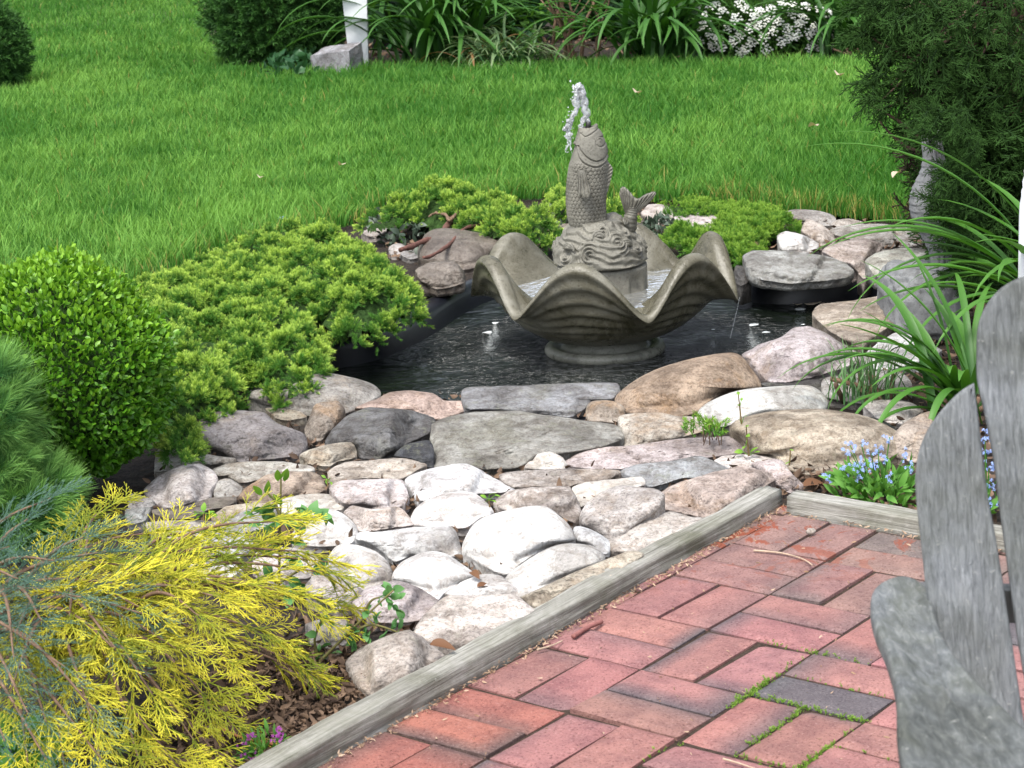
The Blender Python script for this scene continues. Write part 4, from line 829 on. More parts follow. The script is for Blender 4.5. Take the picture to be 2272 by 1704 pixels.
# ------------------------------------------------------------------ grass
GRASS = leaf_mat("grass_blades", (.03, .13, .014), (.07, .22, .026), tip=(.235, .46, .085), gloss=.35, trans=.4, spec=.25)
def grass():
    r = np.random.default_rng(21); hx = lambda y: .34 * y
    P = []
    for y0, y1, dens in [(3.6, 7, 8000), (7, 9, 10500), (9, 11, 7500), (11, 13.5, 5200), (13.5, 17, 2600), (17, 22, 1300)]:
        A = (y1 - y0) * 2 * hx(y1); k_ = int(A * dens); q = np.stack([r.uniform(-hx(y1), hx(y1), k_), r.uniform(y0, y1, k_)], 1); q = q[np.abs(q[:, 0]) < hx(q[:, 1])]; P.append(q)
    P = np.concatenate(P); GL = LAWN.copy(); nn_ = len(lawn_near); GL[:nn_, 1] -= .10 + .05 * np.sin(np.arange(nn_) * 2.1); P = P[inpoly(P, GL)]
    ed = distpoly(P[:, :2], LAWN[:len(lawn_near)], False)
    clump = vnoise(np.c_[P, P[:, 0] * 0], 2.6, 2, 1); cl2 = vnoise(np.c_[P, P[:, 0] * 0], 11, 2, 2)
    n_ = len(P); h = (.056 + .012 * clump + .014 * cl2) * r.uniform(.6, 1.3, n_) + (r.uniform(0, 1, n_) < .03) * .035 + np.exp(-(ed / .10) ** 2) * .015 * r.uniform(0, 1, n_)
    wd = r.uniform(.0015, .0028, n_) * (1 + np.clip((P[:, 1] - 8) / 8, 0, 1) * .7)
    az = r.uniform(0, 2 * pi, n_) + .0; ln = r.uniform(.1, .75, n_) * h
    lean = np.stack([np.sin(az) * ln + cl2 * .02, -np.cos(az) * ln], 1); fa = r.uniform(0, pi, n_); sd_ = np.stack([np.cos(fa), np.sin(fa) * .5], 1)
    b = np.c_[P, np.full(n_, .004)]; S3 = np.c_[sd_, np.zeros(n_)] * wd[:, None]
    mid = b + np.c_[lean * .3, h * .58]; tip = b + np.c_[lean, h]
    V = np.stack([b - S3, b + S3, mid + S3 * .8, mid - S3 * .8, tip], 1).reshape(-1, 3); o = np.arange(n_)[:, None] * 5
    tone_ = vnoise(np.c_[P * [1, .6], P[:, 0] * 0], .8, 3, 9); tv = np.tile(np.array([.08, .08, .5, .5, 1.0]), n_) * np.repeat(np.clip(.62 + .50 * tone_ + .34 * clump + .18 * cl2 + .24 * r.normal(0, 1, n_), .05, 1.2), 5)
    yl = np.repeat((np.exp(-(ed / .12) ** 2) > r.uniform(0, 9, n_)) | (r.uniform(0, 1, n_) < .012) | ((np.exp(-(ed / .07) ** 2) > r.uniform(0, 3.5, n_)) & (P[:, 0] > .75)), 5) * 1.0
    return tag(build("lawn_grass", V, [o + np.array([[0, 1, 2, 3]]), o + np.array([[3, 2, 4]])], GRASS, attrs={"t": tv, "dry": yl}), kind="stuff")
_n = GRASS.node_tree.nodes; _l = GRASS.node_tree.links; _d = _n.new("ShaderNodeAttribute"); _d.attribute_name = "dry"
_b = _n["Principled BSDF"]; _src = _b.inputs["Base Color"].links[0].from_socket; _l.new(mix(_n, _l, _src, (.30, .27, .07), _d.outputs["Fac"]), _b.inputs["Base Color"])
grass()

# ------------------------------------------------------------------ junipers
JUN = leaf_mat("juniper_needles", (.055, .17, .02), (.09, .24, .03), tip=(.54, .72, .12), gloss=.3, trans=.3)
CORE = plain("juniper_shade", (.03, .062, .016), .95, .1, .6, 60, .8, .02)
JT = [needles_t(34, 1.15, .5, .38, .030, seed=k_) for k_ in range(4)]
def mound(poly_px, zt, dens, hgt, shoot, seed, skip=(), drop=.03, edge=.09, zb=.01):
    """spreading mound over a traced footprint: returns shoots' positions, directions and the core surface"""
    r = np.random.default_rng(seed); poly = cat([at(x, y, zt)[:2] for x, y in poly_px], 120, True)
    lo, hi = poly.min(0), poly.max(0); A = np.prod(hi - lo); q = r.uniform(lo, hi, (int(A * dens), 2)); q = q[inpoly(q, poly)]
    def hf(q):
        e = np.clip(distpoly(q, poly) / edge, 0, 1); b_ = np.sqrt(np.maximum(0, 1 - (1 - e) ** 2))
        lump = vnoise(np.c_[q, q[:, 0] * 0], 7, 2, seed) * .45 + vnoise(np.c_[q, q[:, 0] * 0], 17, 2, seed + 3) * .35
        return zb + hgt * b_ * (1 + 1.0 * lump) + .0, lump
    z, lump = hf(q)
    e_ = .012; gx = (hf(q + [e_, 0])[0] - hf(q - [e_, 0])[0]) / (2 * e_); gy = (hf(q + [0, e_])[0] - hf(q - [0, e_])[0]) / (2 * e_)
    nn = np.stack([-gx, -gy, np.ones(len(q))], 1); nn /= np.linalg.norm(nn, axis=1)[:, None]
    keep = np.ones(len(q), bool)
    for (sx, sy, rad_) in skip:
        c_ = at(sx, sy, zt)[:2]; keep &= np.linalg.norm((q - c_) / np.array([1, 2.2]), axis=1) > rad_ * (1 + .4 * lump)
    keep &= (lump > -.42) | (r.uniform(0, 1, len(q)) < .35)
    P = np.c_[q, z][keep]; return P, nn[keep], poly, hf, r
def juniper(name, label, poly_px, zt, dens, hgt, size, seed, skip=(), mat=JUN, grp=None, tmpl=JT, sprigs=20, edge=.09, loc_px=None, corem=CORE):
    P, Nn, poly, hf, r = mound(poly_px, zt, dens, hgt, size, seed, skip, edge=edge)
    c_ = np.r_[poly.mean(0), 0]; root = thing(name, c_, label, "shrub", grp); bag = Bag()
    nt_ = len(P); tone = r.normal(0, .22, nt_)                 # tufts: rosettes of short shoots fanning from one point
    for k_ in range(sprigs):
        D = Nn * .55 + r.normal(0, .62, (nt_, 3)) + np.array([0, 0, .30]); D /= np.linalg.norm(D, axis=1)[:, None]
        Q = P + D * size * .30; S = size * r.uniform(.55, 1.0, nt_)
        tm = tmpl[k_ % len(tmpl)]; V, Fs, ta = scatter(tm[0], tm[1], Q, frames(D, rng=r), S, tm[2])
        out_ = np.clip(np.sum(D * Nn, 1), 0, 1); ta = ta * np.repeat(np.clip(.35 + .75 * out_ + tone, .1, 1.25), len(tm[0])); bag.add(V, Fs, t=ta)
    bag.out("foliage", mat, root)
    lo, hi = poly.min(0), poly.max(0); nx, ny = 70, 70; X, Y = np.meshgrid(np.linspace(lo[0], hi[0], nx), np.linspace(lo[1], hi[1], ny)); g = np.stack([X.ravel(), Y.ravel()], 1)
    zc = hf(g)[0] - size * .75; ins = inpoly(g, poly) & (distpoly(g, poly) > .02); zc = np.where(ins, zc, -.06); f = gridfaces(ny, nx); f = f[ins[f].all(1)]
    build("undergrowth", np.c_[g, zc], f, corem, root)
    return root, P, r
jp = [(262, 655), (335, 600), (420, 562), (520, 535), (640, 508), (730, 508), (785, 538), (850, 578), (895, 608), (905, 640), (885, 672), (850, 668), (800, 690), (752, 710), (712, 690), (690, 700), (700, 745), (690, 785), (620, 812), (545, 790), (500, 800), (520, 860), (430, 885), (412, 950), (372, 962), (345, 900), (330, 800), (300, 720)]
jr, P_, r_ = juniper("creeping_juniper", "large bright green low juniper mound between the round boxwood and the pond", jp, .10, 1000, .10, .028, 5, skip=[(455, 745, .05), (880, 655, .02)])
def branch(par, pts, r0, r1, mat, name="branch", wig=.006, seed=0):
    c_ = cat(pts, 40); t = np.linspace(0, 1, 40); c_ = c_ + np.stack([vnoise(np.c_[t * 6, t * 0 + k_, t * 0], 1, 3, seed + k_ * 3) for k_ in range(3)], 1) * wig
    return build(name, *tube(c_, (r0 * (1 - t) + r1 * t) * (1 + .15 * np.sin(t * 31 + seed)), 9), mat, par)
branch(jr, [at(430, 720, .04), at(470, 745, .05), at(500, 790, .04)], .007, .004, REDWOOD, seed=2)
branch(jr, [at(850, 690, .03), at(800, 660, .07), at(740, 640, .09)], .008, .005, REDWOOD, seed=3)
jb = [(775, 470), (805, 455), (850, 446), (890, 425), (960, 410), (1010, 422), (1050, 440), (1100, 440), (1140, 460), (1175, 478), (1215, 490), (1160, 500), (1100, 500), (1040, 495), (990, 480), (930, 470), (890, 462), (850, 470), (800, 478)]
j2, P_, r_ = juniper("creeping_juniper", "low green juniper with bare twisted branches behind the pond, left of the fish", jb, .09, 620, .085, .034, 9, skip=[(945, 468, .05)])
for q, (pts, a_, b_) in enumerate([([Z7([p])[0] for p in [(1560, 290), (1530, 340), (1470, 390), (1400, 420), (1300, 455)]], .011, .008), ([Z7([p])[0] for p in [(1780, 320), (1680, 330), (1620, 350), (1560, 410), (1480, 470), (1415, 492)]], .008, .005), ([Z7([p])[0] for p in [(1545, 310), (1510, 260), (1530, 215)]], .006, .004), ([Z7([p])[0] for p in [(1550, 300), (1590, 260), (1615, 225)]], .006, .003), ([Z7([p])[0] for p in [(1520, 280), (1470, 270), (1440, 290)]], .005, .003)]):
    branch(j2, [at(x, y, .09 if q > 1 else .07) for x, y in pts], a_, b_, REDWOOD if q < 2 else STEM, seed=q * 5)
MOSSY = leaf_mat("feathery_groundcover", (.06, .18, .02), (.10, .26, .025), tip=(.32, .50, .07), gloss=.3, trans=.3)
gp = [(1440, 520), (1480, 490), (1530, 500), (1560, 470), (1590, 455), (1650, 452), (1690, 470), (1720, 485), (1715, 500), (1660, 505), (1640, 540), (1600, 560), (1560, 545), (1500, 540)]
j3, P_, r_ = juniper("creeping_juniper", "small feathery green juniper right of the bowl, beside the little white stone", gp, .04, 800, .04, .030, 13, mat=MOSSY, edge=.07)
jl = [(1420, 452), (1450, 440), (1520, 440), (1600, 448), (1690, 462), (1640, 470), (1560, 468), (1480, 470), (1430, 470)]
juniper("groundcover", "strip of bright moss-like groundcover between the lawn and the flat pink slab", jl, .02, 900, .018, .022, 15, mat=MOSSY, edge=.05)
js = [(1185, 425), (1200, 400), (1225, 395), (1240, 430), (1330, 440), (1340, 415), (1365, 420), (1370, 445), (1340, 470), (1250, 460), (1200, 445)]
juniper("creeping_juniper", "little green juniper seen on both sides of the stone fish", js, .07, 600, .06, .032, 17)
for q, (x, y, z) in enumerate([(1548, 440, .06), (1592, 450, .06)]): pass
# dark bronze-leaved bugle around the back stones
BUG = leaf_mat("bronze_leaves", (.022, .035, .022), (.05, .075, .05), tip=(.07, .10, .07), gloss=.55, trans=.1)
LT = leaf_t(.55, .25, .2)
def ground_leaves(name, label, cat_, poly_px, zt, n, size, mat, seed, grp=None, hgt=.03, up=.8, tm=LT, stems=None):
    r = np.random.default_rng(seed); poly = np.array([at(x, y, zt)[:2] for x, y in poly_px]); lo, hi = poly.min(0), poly.max(0); q = r.uniform(lo, hi, (n * 6, 2)); q = q[inpoly(q, poly)][:n]
    e = np.clip(distpoly(q, poly) / .06, 0.2, 1); P = np.c_[q, e * hgt * r.uniform(.3, 1.1, len(q))]; D = r.normal(0, 1, (len(q), 3)); D[:, 2] = np.abs(D[:, 2]) * up + .1
    root = thing(name, np.r_[poly.mean(0), 0], label, cat_, grp); bag = Bag(); scat(bag, tm, P, D, size * r.uniform(.6, 1.2, len(q)), rng=r); bag.out("foliage", mat, root); return root, poly, r
ground_leaves("bugle_plant", "dark bronze-leaved groundcover around the juniper's bare branches", "groundcover", [(790, 480), (830, 445), (900, 450), (930, 500), (960, 520), (900, 545), (850, 530), (800, 500)], .02, 170, .034, BUG, 31, "dark bronze groundcover plants", .06)
ground_leaves("bugle_plant", "dark bronze-leaved groundcover between the juniper and the stone fish", "groundcover", [(1090, 500), (1140, 470), (1210, 455), (1250, 470), (1240, 520), (1180, 545), (1110, 520)], .02, 190, .030, BUG, 32, "dark bronze groundcover plants", .05)
ground_leaves("bugle_plant", "dark bronze-leaved groundcover right of the fish's tail", "groundcover", [(1375, 485), (1420, 470), (1465, 480), (1480, 500), (1440, 525), (1390, 520), (1360, 500)], .02, 170, .028, BUG, 33, "dark bronze groundcover plants", .05)
ground_leaves("bugle_plant", "dark bronze-leaved groundcover at the feet of the small feathery juniper", "groundcover", [(1530, 480), (1570, 470), (1600, 490), (1580, 520), (1540, 515)], .02, 70, .026, BUG, 34, "dark bronze groundcover plants", .05)

# ------------------------------------------------------------------ round boxwood
BOX = leaf_mat("boxwood_leaves", (.045, .16, .008), (.085, .25, .012), tip=(.27, .50, .035), gloss=.55, trans=.28, spec=.5)
def boxwood():
    r = np.random.default_rng(41); g = at(150, 1118, 0); c_ = np.array([g[0], g[1] + .20, .235]); k_ = np.linalg.norm(c_ - CAMP) / 4577
    c_[0] = atY(140, 850, c_[1])[0]; R_ = np.array([225 * k_, .24, 262 * k_])
    root = thing("boxwood", (c_[0], c_[1], 0), "round clipped boxwood bush with small glossy bright green leaves", "shrub"); bag = Bag()
    n_ = 24000; d = r.normal(0, 1, (n_, 3)); d /= np.linalg.norm(d, axis=1)[:, None]; lump = vnoise(d, 2.4, 3, 4) * .09 + vnoise(d, 7, 2, 6) * .05
    sh = r.uniform(.80, 1.03, n_) ** .7; low = np.clip((-d[:, 2] - .35) / .6, 0, 1)
    P = c_ + d * R_ * ((1 + lump) * sh * (1 - .22 * low))[:, None]
    D = d * .75 + r.normal(0, .55, (n_, 3)) + np.array([0, 0, .45])
    t = leaf_t(.58, .3, .18); V, Fs, ta = scatter(t[0], t[1], P, frames(D, rng=r), r.uniform(.010, .0175, n_), t[2])
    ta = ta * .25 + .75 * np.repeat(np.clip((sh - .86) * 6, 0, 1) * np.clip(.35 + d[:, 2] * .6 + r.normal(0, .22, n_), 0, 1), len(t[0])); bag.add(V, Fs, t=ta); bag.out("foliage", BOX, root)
    u, v = np.meshgrid(np.linspace(0, pi, 30), np.linspace(0, 2 * pi, 48, endpoint=False), indexing='ij'); dd = np.stack([np.sin(u) * np.cos(v), np.sin(u) * np.sin(v), np.cos(u)], -1).reshape(-1, 3)
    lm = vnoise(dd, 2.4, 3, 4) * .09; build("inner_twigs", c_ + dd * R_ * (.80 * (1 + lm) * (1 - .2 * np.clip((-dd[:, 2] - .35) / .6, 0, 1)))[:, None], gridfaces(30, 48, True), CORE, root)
    build("stem", *tube([(c_[0], c_[1], -.02), (c_[0] + .01, c_[1], .1)], .02, 8), BARK, root)
    return c_, R_
BXC, BXR = boxwood()
# ------------------------------------------------------------------ soft feathery conifer at the left edge
PINE = leaf_mat("soft_needles", (.035, .14, .035), (.055, .19, .045), tip=(.28, .52, .12), gloss=.3, trans=.25)
PT = [needles_t(70, .95, .30, .85, .0085, axis=.9, seed=50 + k_, t0=.15) for k_ in range(3)]
def softpine():
    r = np.random.default_rng(43); g = at(60, 1190, 0); Yc = g[1] + .10; k_ = Yc / 4577
    root = thing("dwarf_pine", (atY(0, 1100, Yc)[0], Yc, 0), "soft feathery blue-green dwarf conifer at the left edge in front of the boxwood", "shrub"); bag = Bag(); cb_ = Bag()
    u, v = np.meshgrid(np.linspace(0, pi, 20), np.linspace(0, 2 * pi, 30, endpoint=False), indexing='ij'); dd = np.stack([np.sin(u) * np.cos(v), np.sin(u) * np.sin(v), np.cos(u)], -1).reshape(-1, 3)
    for q, (x, y, rx, ry, n_) in enumerate([(-55, 890, 125, 120, 420), (15, 1085, 130, 82, 420), (-80, 1010, 150, 110, 260)]):
        c_ = atY(x, y, Yc + .03 * (q == 0)); R_ = np.array([rx * k_, .14, ry * k_]); d = r.normal(0, 1, (n_, 3)); d /= np.linalg.norm(d, axis=1)[:, None]; lump = vnoise(d, 3, 3, 8 + q) * .22
        P = c_ + d * R_ * ((.95 + lump) * r.uniform(.70, 1.0, n_))[:, None]; D = d + r.normal(0, .32, (n_, 3)) + np.array([0, 0, .35])
        for j_ in range(3): scat(bag, PT[j_], P[j_::3], D[j_::3], r.uniform(.038, .060, len(P[j_::3])), rng=r)
        cb_.add(c_ + dd * R_ * (.72 + vnoise(dd, 3, 3, 8 + q) * .2)[:, None], gridfaces(20, 30, True))
    bag.out("foliage", PINE, root); cb_.out("inner_twigs", CORE, root); build("stem", *tube([(root.location[0], Yc, -.02), (root.location[0], Yc, .1)], .016, 8), BARK, root)
softpine()
# ------------------------------------------------------------------ yellow threadleaf cypress
YEL = leaf_mat("golden_threads", (.14, .21, .014), (.26, .30, .02), tip=(.84, .76, .06), gloss=.35, trans=.25)
FT = [frond_t(60 + k_, .0095, 11, .58, 4, .30, .58, .30) for k_ in range(6)]
def spray_shrub(name, label, base, tips, mat, tmpl, size, seed, per=15, arch=.05, stemm=STEM, fill=0, up=.25):
    r = np.random.default_rng(seed); root = thing(name, base, label, "shrub"); bag = Bag()
    Ps, Ds, Ss = [], [], []
    for q, (x, y, z) in enumerate(tips):
        e = at(x, y, z); L = np.linalg.norm(e - base); mid = (base + e) / 2 + np.array([r.normal(0, .02), r.normal(0, .02), arch + .12 * L]); c_ = cat([base, mid, e], 40); t = np.linspace(0, 1, 40)
        branch_o = build("branch", *tube(c_, .0052 * (1 - t) + .0009, 6), stemm, root)
        tg = np.gradient(c_, axis=0); tg /= np.linalg.norm(tg, axis=1)[:, None]; m_ = max(6, int(per * (.35 + L)))
        for k_ in range(m_):
            s = .22 + .78 * (k_ + r.uniform()) / m_; i = int(s * 39); sg = 1 if k_ % 2 else -1; lat_ = np.cross(tg[i], [0, 0, 1.0]); lat_ /= np.linalg.norm(lat_) + 1e-9
            Ps.append(c_[i]); Ds.append(tg[i] * .8 + lat_ * sg * r.uniform(.3, 1.0) * (1 - .5 * s) + np.array([0, 0, r.normal(up * .3, .28)])); Ss.append(size * r.uniform(.65, 1.15) * (1 - .25 * s))
        Ps.append(c_[-4]); Ds.append(tg[-1]); Ss.append(size * .8)
    Ps, Ds, Ss = np.array(Ps), np.array(Ds), np.array(Ss)
    for j_ in range(len(tmpl)):
        D_ = Ds[j_::len(tmpl)]; sp_ = r.normal(0, .45, len(D_))
        # keep the spray's flat side roughly upwards: rotation about its axis near zero with y' = up
        Dn = D_ / np.linalg.norm(D_, axis=1)[:, None]; X = np.cross(Dn, [0, 0, 1.0]); X /= np.linalg.norm(X, axis=1)[:, None] + 1e-9; Y = np.cross(Dn, X)
        cs_, sn_ = np.cos(sp_)[:, None], np.sin(sp_)[:, None]; Y2 = -Y
        Xr, Yr = X * cs_ + Y2 * sn_, -X * sn_ + Y2 * cs_; R3 = np.stack([Xr, Yr, Dn], -1)
        V, Fs, ta = scatter(tmpl[j_][0], tmpl[j_][1], Ps[j_::len(tmpl)], R3, Ss[j_::len(tmpl)], tmpl[j_][2])
        rel = np.repeat(np.clip(r.normal(.85, .3, len(D_)), .15, 1.3), len(tmpl[j_][0])); bag.add(V, Fs, t=ta * rel)
    bag.out("foliage", mat, root); return root
yb_ = at(130, 1500, .02)
ytips = [(235, 1095, .27), (190, 1150, .28), (320, 1150, .26), (420, 1150, .24), (500, 1180, .22), (120, 1230, .27), (60, 1260, .25), (270, 1220, .27), (370, 1240, .26), (600, 1125, .26), (640, 1190, .22), (735, 1215, .17), (700, 1235, .18), (740, 1300, .10), (690, 1330, .10), (620, 1280, .18), (540, 1260, .22), (480, 1290, .24), (690, 1465, .02), (640, 1430, .06), (600, 1385, .12), (560, 1360, .17), (500, 1430, .14), (510, 1560, .03), (480, 1640, .03), (420, 1600, .07), (440, 1500, .12), (380, 1650, .08), (300, 1640, .13), (220, 1660, .14), (140, 1660, .17), (60, 1650, .18), (20, 1500, .26), (30, 1380, .28), (330, 1500, .21), (250, 1400, .28), (380, 1400, .22), (150, 1330, .30), (300, 1310, .28), (200, 1560, .22), (100, 1560, .22), (430, 1330, .23)]
ytips = [(x, y, z * .9) for x, y, z in ytips]
spray_shrub("golden_cypress", "sprawling yellow threadleaf cypress spilling over the mulch and the white stones", yb_, ytips, YEL, FT, .12, 71, per=9)
# ------------------------------------------------------------------ blue-grey juniper sprays at the lower left
BLU = leaf_mat("blue_needles", (.05, .12, .085), (.085, .17, .13), tip=(.17, .28, .22), gloss=.35, trans=.2)
def herring(seed):
    r = np.random.default_rng(seed); bag = Bag(); V, Fs = tube(np.array([[0, 0, 0], [0, -.03, .5], [0, -.10, 1.0]]), .006, 3, False); bag.add(V, Fs, t=np.repeat([.2, .4, .7], 3))
    for i in range(15):
        s = .10 + .86 * i / 15; sg = 1 if i % 2 else -1; L = .30 * (1 - .55 * s) * r.uniform(.8, 1.2); a = .55; d = np.array([sg * sin(a), r.normal(0, .25), cos(a)]); d /= np.linalg.norm(d); p = np.array([0, -.1 * s * s, s])
        nt_ = needles_t(15, .42, .22, .20, .020, axis=1.0, seed=seed * 40 + i); V, Fs2, ta = scatter(nt_[0], nt_[1], p[None], frames(d[None], np.array([r.uniform(0, 6)])), np.array([L]), nt_[2]); bag.add(V, Fs2, t=ta)
    by = {}
    for f in bag.F: by.setdefault(f.shape[1], []).append(f)
    return np.concatenate(bag.V), [np.concatenate(v) for v in by.values()], np.concatenate(bag.A['t'])
HT = [herring(5 + k_) for k_ in range(3)]
bb_ = at(-130, 1520, .06)
btips = [(110, 1075, .33), (60, 1120, .33), (180, 1160, .31), (20, 1180, .34), (230, 1190, .29), (120, 1210, .31), (260, 1260, .27), (40, 1250, .33), (310, 1325, .25), (180, 1290, .30), (90, 1340, .32), (270, 1420, .24), (30, 1420, .32), (140, 1440, .28), (210, 1540, .22), (60, 1540, .27), (220, 1640, .17), (100, 1640, .20), (10, 1600, .25), (-30, 1300, .36)]
spray_shrub("blue_juniper", "blue-grey juniper sprays overlapping the yellow shrub at the left edge", bb_, btips, BLU, HT, .105, 73, per=13, arch=.04)
# ------------------------------------------------------------------ border beyond the lawn
YEWM = leaf_mat("yew_needles", (.012, .055, .008), (.022, .08, .012), tip=(.06, .17, .025), gloss=.3, trans=.15)
YT = [needles_t(26, 1.15, .5, .40, .035, seed=90 + k_) for k_ in range(3)]
def bush(name, label, cx_px, base_px, rx_m, hgt, ry_m, mat, tmpl, n_, size, seed, cat_="shrub", grp=None, up=.3, corek=.78, lumpk=.14, corem=CORE, flat=0.0):
    r = np.random.default_rng(seed); g = at(cx_px, base_px, 0); c_ = np.array([g[0], g[1] + ry_m * .8, hgt * .45]); R_ = np.array([rx_m, ry_m, hgt * .58])
    root = thing(name, (c_[0], c_[1], 0), label, cat_, grp); bag = Bag(); d = r.normal(0, 1, (n_, 3)); d /= np.linalg.norm(d, axis=1)[:, None]; d = d[d[:, 2] > -.75]; n2 = len(d)
    lump = vnoise(d, 3.2, 3, seed) * lumpk; P = c_ + d * R_ * ((1 + lump) * r.uniform(.78, 1.03, n2))[:, None]; P = P[:]; D = d + r.normal(0, .45, (n2, 3)) + np.array([0, 0, up])
    D[:, 2] *= (1 - flat)
    for j_ in range(len(tmpl)): scat(bag, tmpl[j_], P[j_::len(tmpl)], D[j_::len(tmpl)], size * r.uniform(.7, 1.2, len(P[j_::len(tmpl)])), rng=r)
    bag.out("foliage", mat, root)
    u, v = np.meshgrid(np.linspace(0, pi, 22), np.linspace(0, 2 * pi, 34, endpoint=False), indexing='ij'); dd = np.stack([np.sin(u) * np.cos(v), np.sin(u) * np.sin(v), np.cos(u)], -1).reshape(-1, 3)
    build("inner_twigs", c_ + dd * R_ * (corek * (1 + vnoise(dd, 3.2, 3, seed) * lumpk))[:, None], gridfaces(22, 34, True), corem, root); return root
bush("yew_bush", "dark green yew bush behind the granite block, left of the white post", 598, 152, .395, .85, .4, YEWM, YT, 4200, .085, 101, flat=.45, lumpk=.22)
bush("yew_bush", "dark bush cut off by the photo's left edge, alone on the lawn", -45, 205, .22, .50, .25, YEWM, YT, 1500, .075, 103)
# creeping leaves at the foot of the yew
IVY = leaf_mat("ivy_leaves", (.015, .06, .02), (.03, .10, .03), gloss=.5, trans=.15)
ground_leaves("ground_ivy", "low dark ivy at the foot of the yew bush left of the granite block", "ivy", [(560, 165), (600, 130), (690, 120), (690, 158), (640, 170)], .03, 260, .06, IVY, 105, None, .12)
# granite block and leaning white post
GRB = stone_mat("granite_block", .5, 0, stain_amt=.1, lichen=.05, bumpy=.4)
b0, b1 = at(684, 164, 0), at(757, 165, 0); dpt = .16; hgt_ = .155
base = np.array([b0, b1, b1 + [.07, dpt, 0], b0 + [.05, dpt, 0]]); topv = base + np.array([[-.035, -.01, hgt_ * .80], [0.0, 0, hgt_ * .98], [.0, 0, hgt_ * 1.20], [.0, 0, hgt_ * 1.0]])
V8 = np.concatenate([base - [0, 0, .03], topv])
def subdiv_box(V8, n=10, amp=.004, seed=0, sc=12):
    V, Fc = [], []; quads = [(0, 1, 5, 4), (1, 2, 6, 5), (2, 3, 7, 6), (3, 0, 4, 7), (4, 5, 6, 7), (3, 2, 1, 0)]
    s = np.linspace(0, 1, n); 
    for q in quads:
        a, b, c, d = V8[list(q)]; U, W = np.meshgrid(s, s, indexing='ij'); U = U[..., None]; W = W[..., None]
        P = (a * (1 - U) * (1 - W) + b * U * (1 - W) + c * U * W + d * (1 - U) * W).reshape(-1, 3); Fc.append(gridfaces(n, n)[:, ::-1] + len(V) * n * n); V.append(P)
    V = np.concatenate(V); c0 = V8.mean(0); dn = vnoise(V, sc, 3, seed) * amp; d = V - c0; d /= np.linalg.norm(d, axis=1)[:, None]; return V + d * dn[:, None], np.concatenate(Fc)
V, Fc = subdiv_box(V8, 14, .012, 3, 9); o = build("granite_block", V, Fc, GRB, loc=base.mean(0), smooth=False); o.color = (.30, .30, .32, 1)
tag(o, "tapered grey granite block on the lawn's far edge, in front of the yew bush", "stone")
WHITE = plain("white_paint", (.62, .63, .66), .5, .4, .08, 20, .15)
p0, p1 = at(776, 108, .0), at(776, 108, .0); Yp = base[:, 1].max() + .04
pl = [atY(x, y, Yp) for x, y in [(757, 150), (795, 150), (791, -60), (733, -60)]]
V8 = np.concatenate([np.array([pl[0], pl[1], pl[1] + [0, .09, 0], pl[0] + [0, .09, 0]]), np.array([pl[3], pl[2], pl[2] + [0, .09, 0], pl[3] + [0, .09, 0]])])
V8[:4, 2] -= .05
V, Fc = subdiv_box(V8, 6, .001, 1); tag(build("white_post", V, Fc, WHITE, loc=(*V8[:4, :2].mean(0), 0), smooth=False), "white painted post rising behind the granite block, beside the yew bush", "post")

# strap-leaved clumps
DAY = leaf_mat("daylily_leaves", (.026, .105, .010), (.05, .16, .016), tip=(.075, .21, .025), gloss=.5, trans=.3, spec=.5)
DAYB = leaf_mat("border_daylily_leaves", (.014, .062, .008), (.03, .105, .012), tip=(.05, .15, .02), gloss=.45, trans=.25, spec=.4)
def daylily(name, label, base, n_, length, width, seed, az=None, rise=(1.25, .25), droop=(1.5, 2.6), spread=.05, mat=DAY, grp="daylily clumps", cat_="daylily", extra=()):
    r = np.random.default_rng(seed); root = thing(name, base, label, cat_, grp); bag = Bag()
    for q in range(n_):
        a = r.uniform(0, 2 * pi) if az is None else r.normal(*az); b_ = np.array(base) + np.array([r.normal(0, spread), r.normal(0, spread), 0])
        strap(bag, b_, a, length * r.uniform(.6, 1.15), min(1.5, r.normal(*rise)), r.uniform(*droop), width * r.uniform(.75, 1.2), 16, r.normal(0, .25))
    for a, L, ri_, dr_, w_, off in extra: strap(bag, np.array(base) + np.array(off), a, L, ri_, dr_, w_, 20, 0)
    bag.out("foliage", mat, root)
    stub = [tube([np.array(base) + [r.normal(0, spread), r.normal(0, spread), -.01], np.array(base) + [r.normal(0, spread), r.normal(0, spread), .05]], .006, 5) for _ in range(8)]
    bg2 = Bag()
    for t_ in stub: bg2.add(*t_)
    bg2.out("stem", STEM, root); return root
daylily("daylily_clump", "tall dark daylily clump just right of the white post", at(950, 146, 0) + [0, .25, 0], 150, 1.05, .036, 111, spread=.13, mat=DAYB)
daylily("daylily_clump", "tall daylily clump in the mulch left of the white flowers", at(1420, 142, 0) + [0, .2, 0], 130, .95, .034, 112, spread=.10, mat=DAYB)
daylily("daylily_clump", "daylily clump between the white flowers and the dark cedar", at(1855, 130, 0) + [0, .25, 0], 80, .8, .030, 113, spread=.08, mat=DAYB)
LIR = leaf_mat("liriope_leaves", (.03, .10, .03), (.06, .16, .05), tip=(.16, .22, .10), gloss=.45, trans=.2)
daylily("liriope_clump", "low grassy clump with browned tips right of the tall daylilies", at(1090, 152, 0) + [0, .12, 0], 210, .42, .014, 114, rise=(.95, .3), droop=(1.2, 2.2), spread=.09, mat=LIR, grp="border plants", cat_="grass clump")
DRYM = leaf_mat("dry_leaves", (.16, .085, .03), (.30, .19, .08), gloss=.2, trans=.2)
daylily("dry_leaf_tuft", "withered brown strap leaves hanging over the low grassy clump", at(1060, 150, 0) + [0, .08, 0], 16, .36, .018, 115, rise=(.9, .3), droop=(1.8, 3.0), spread=.07, mat=DRYM, grp="border plants", cat_="dry leaves")
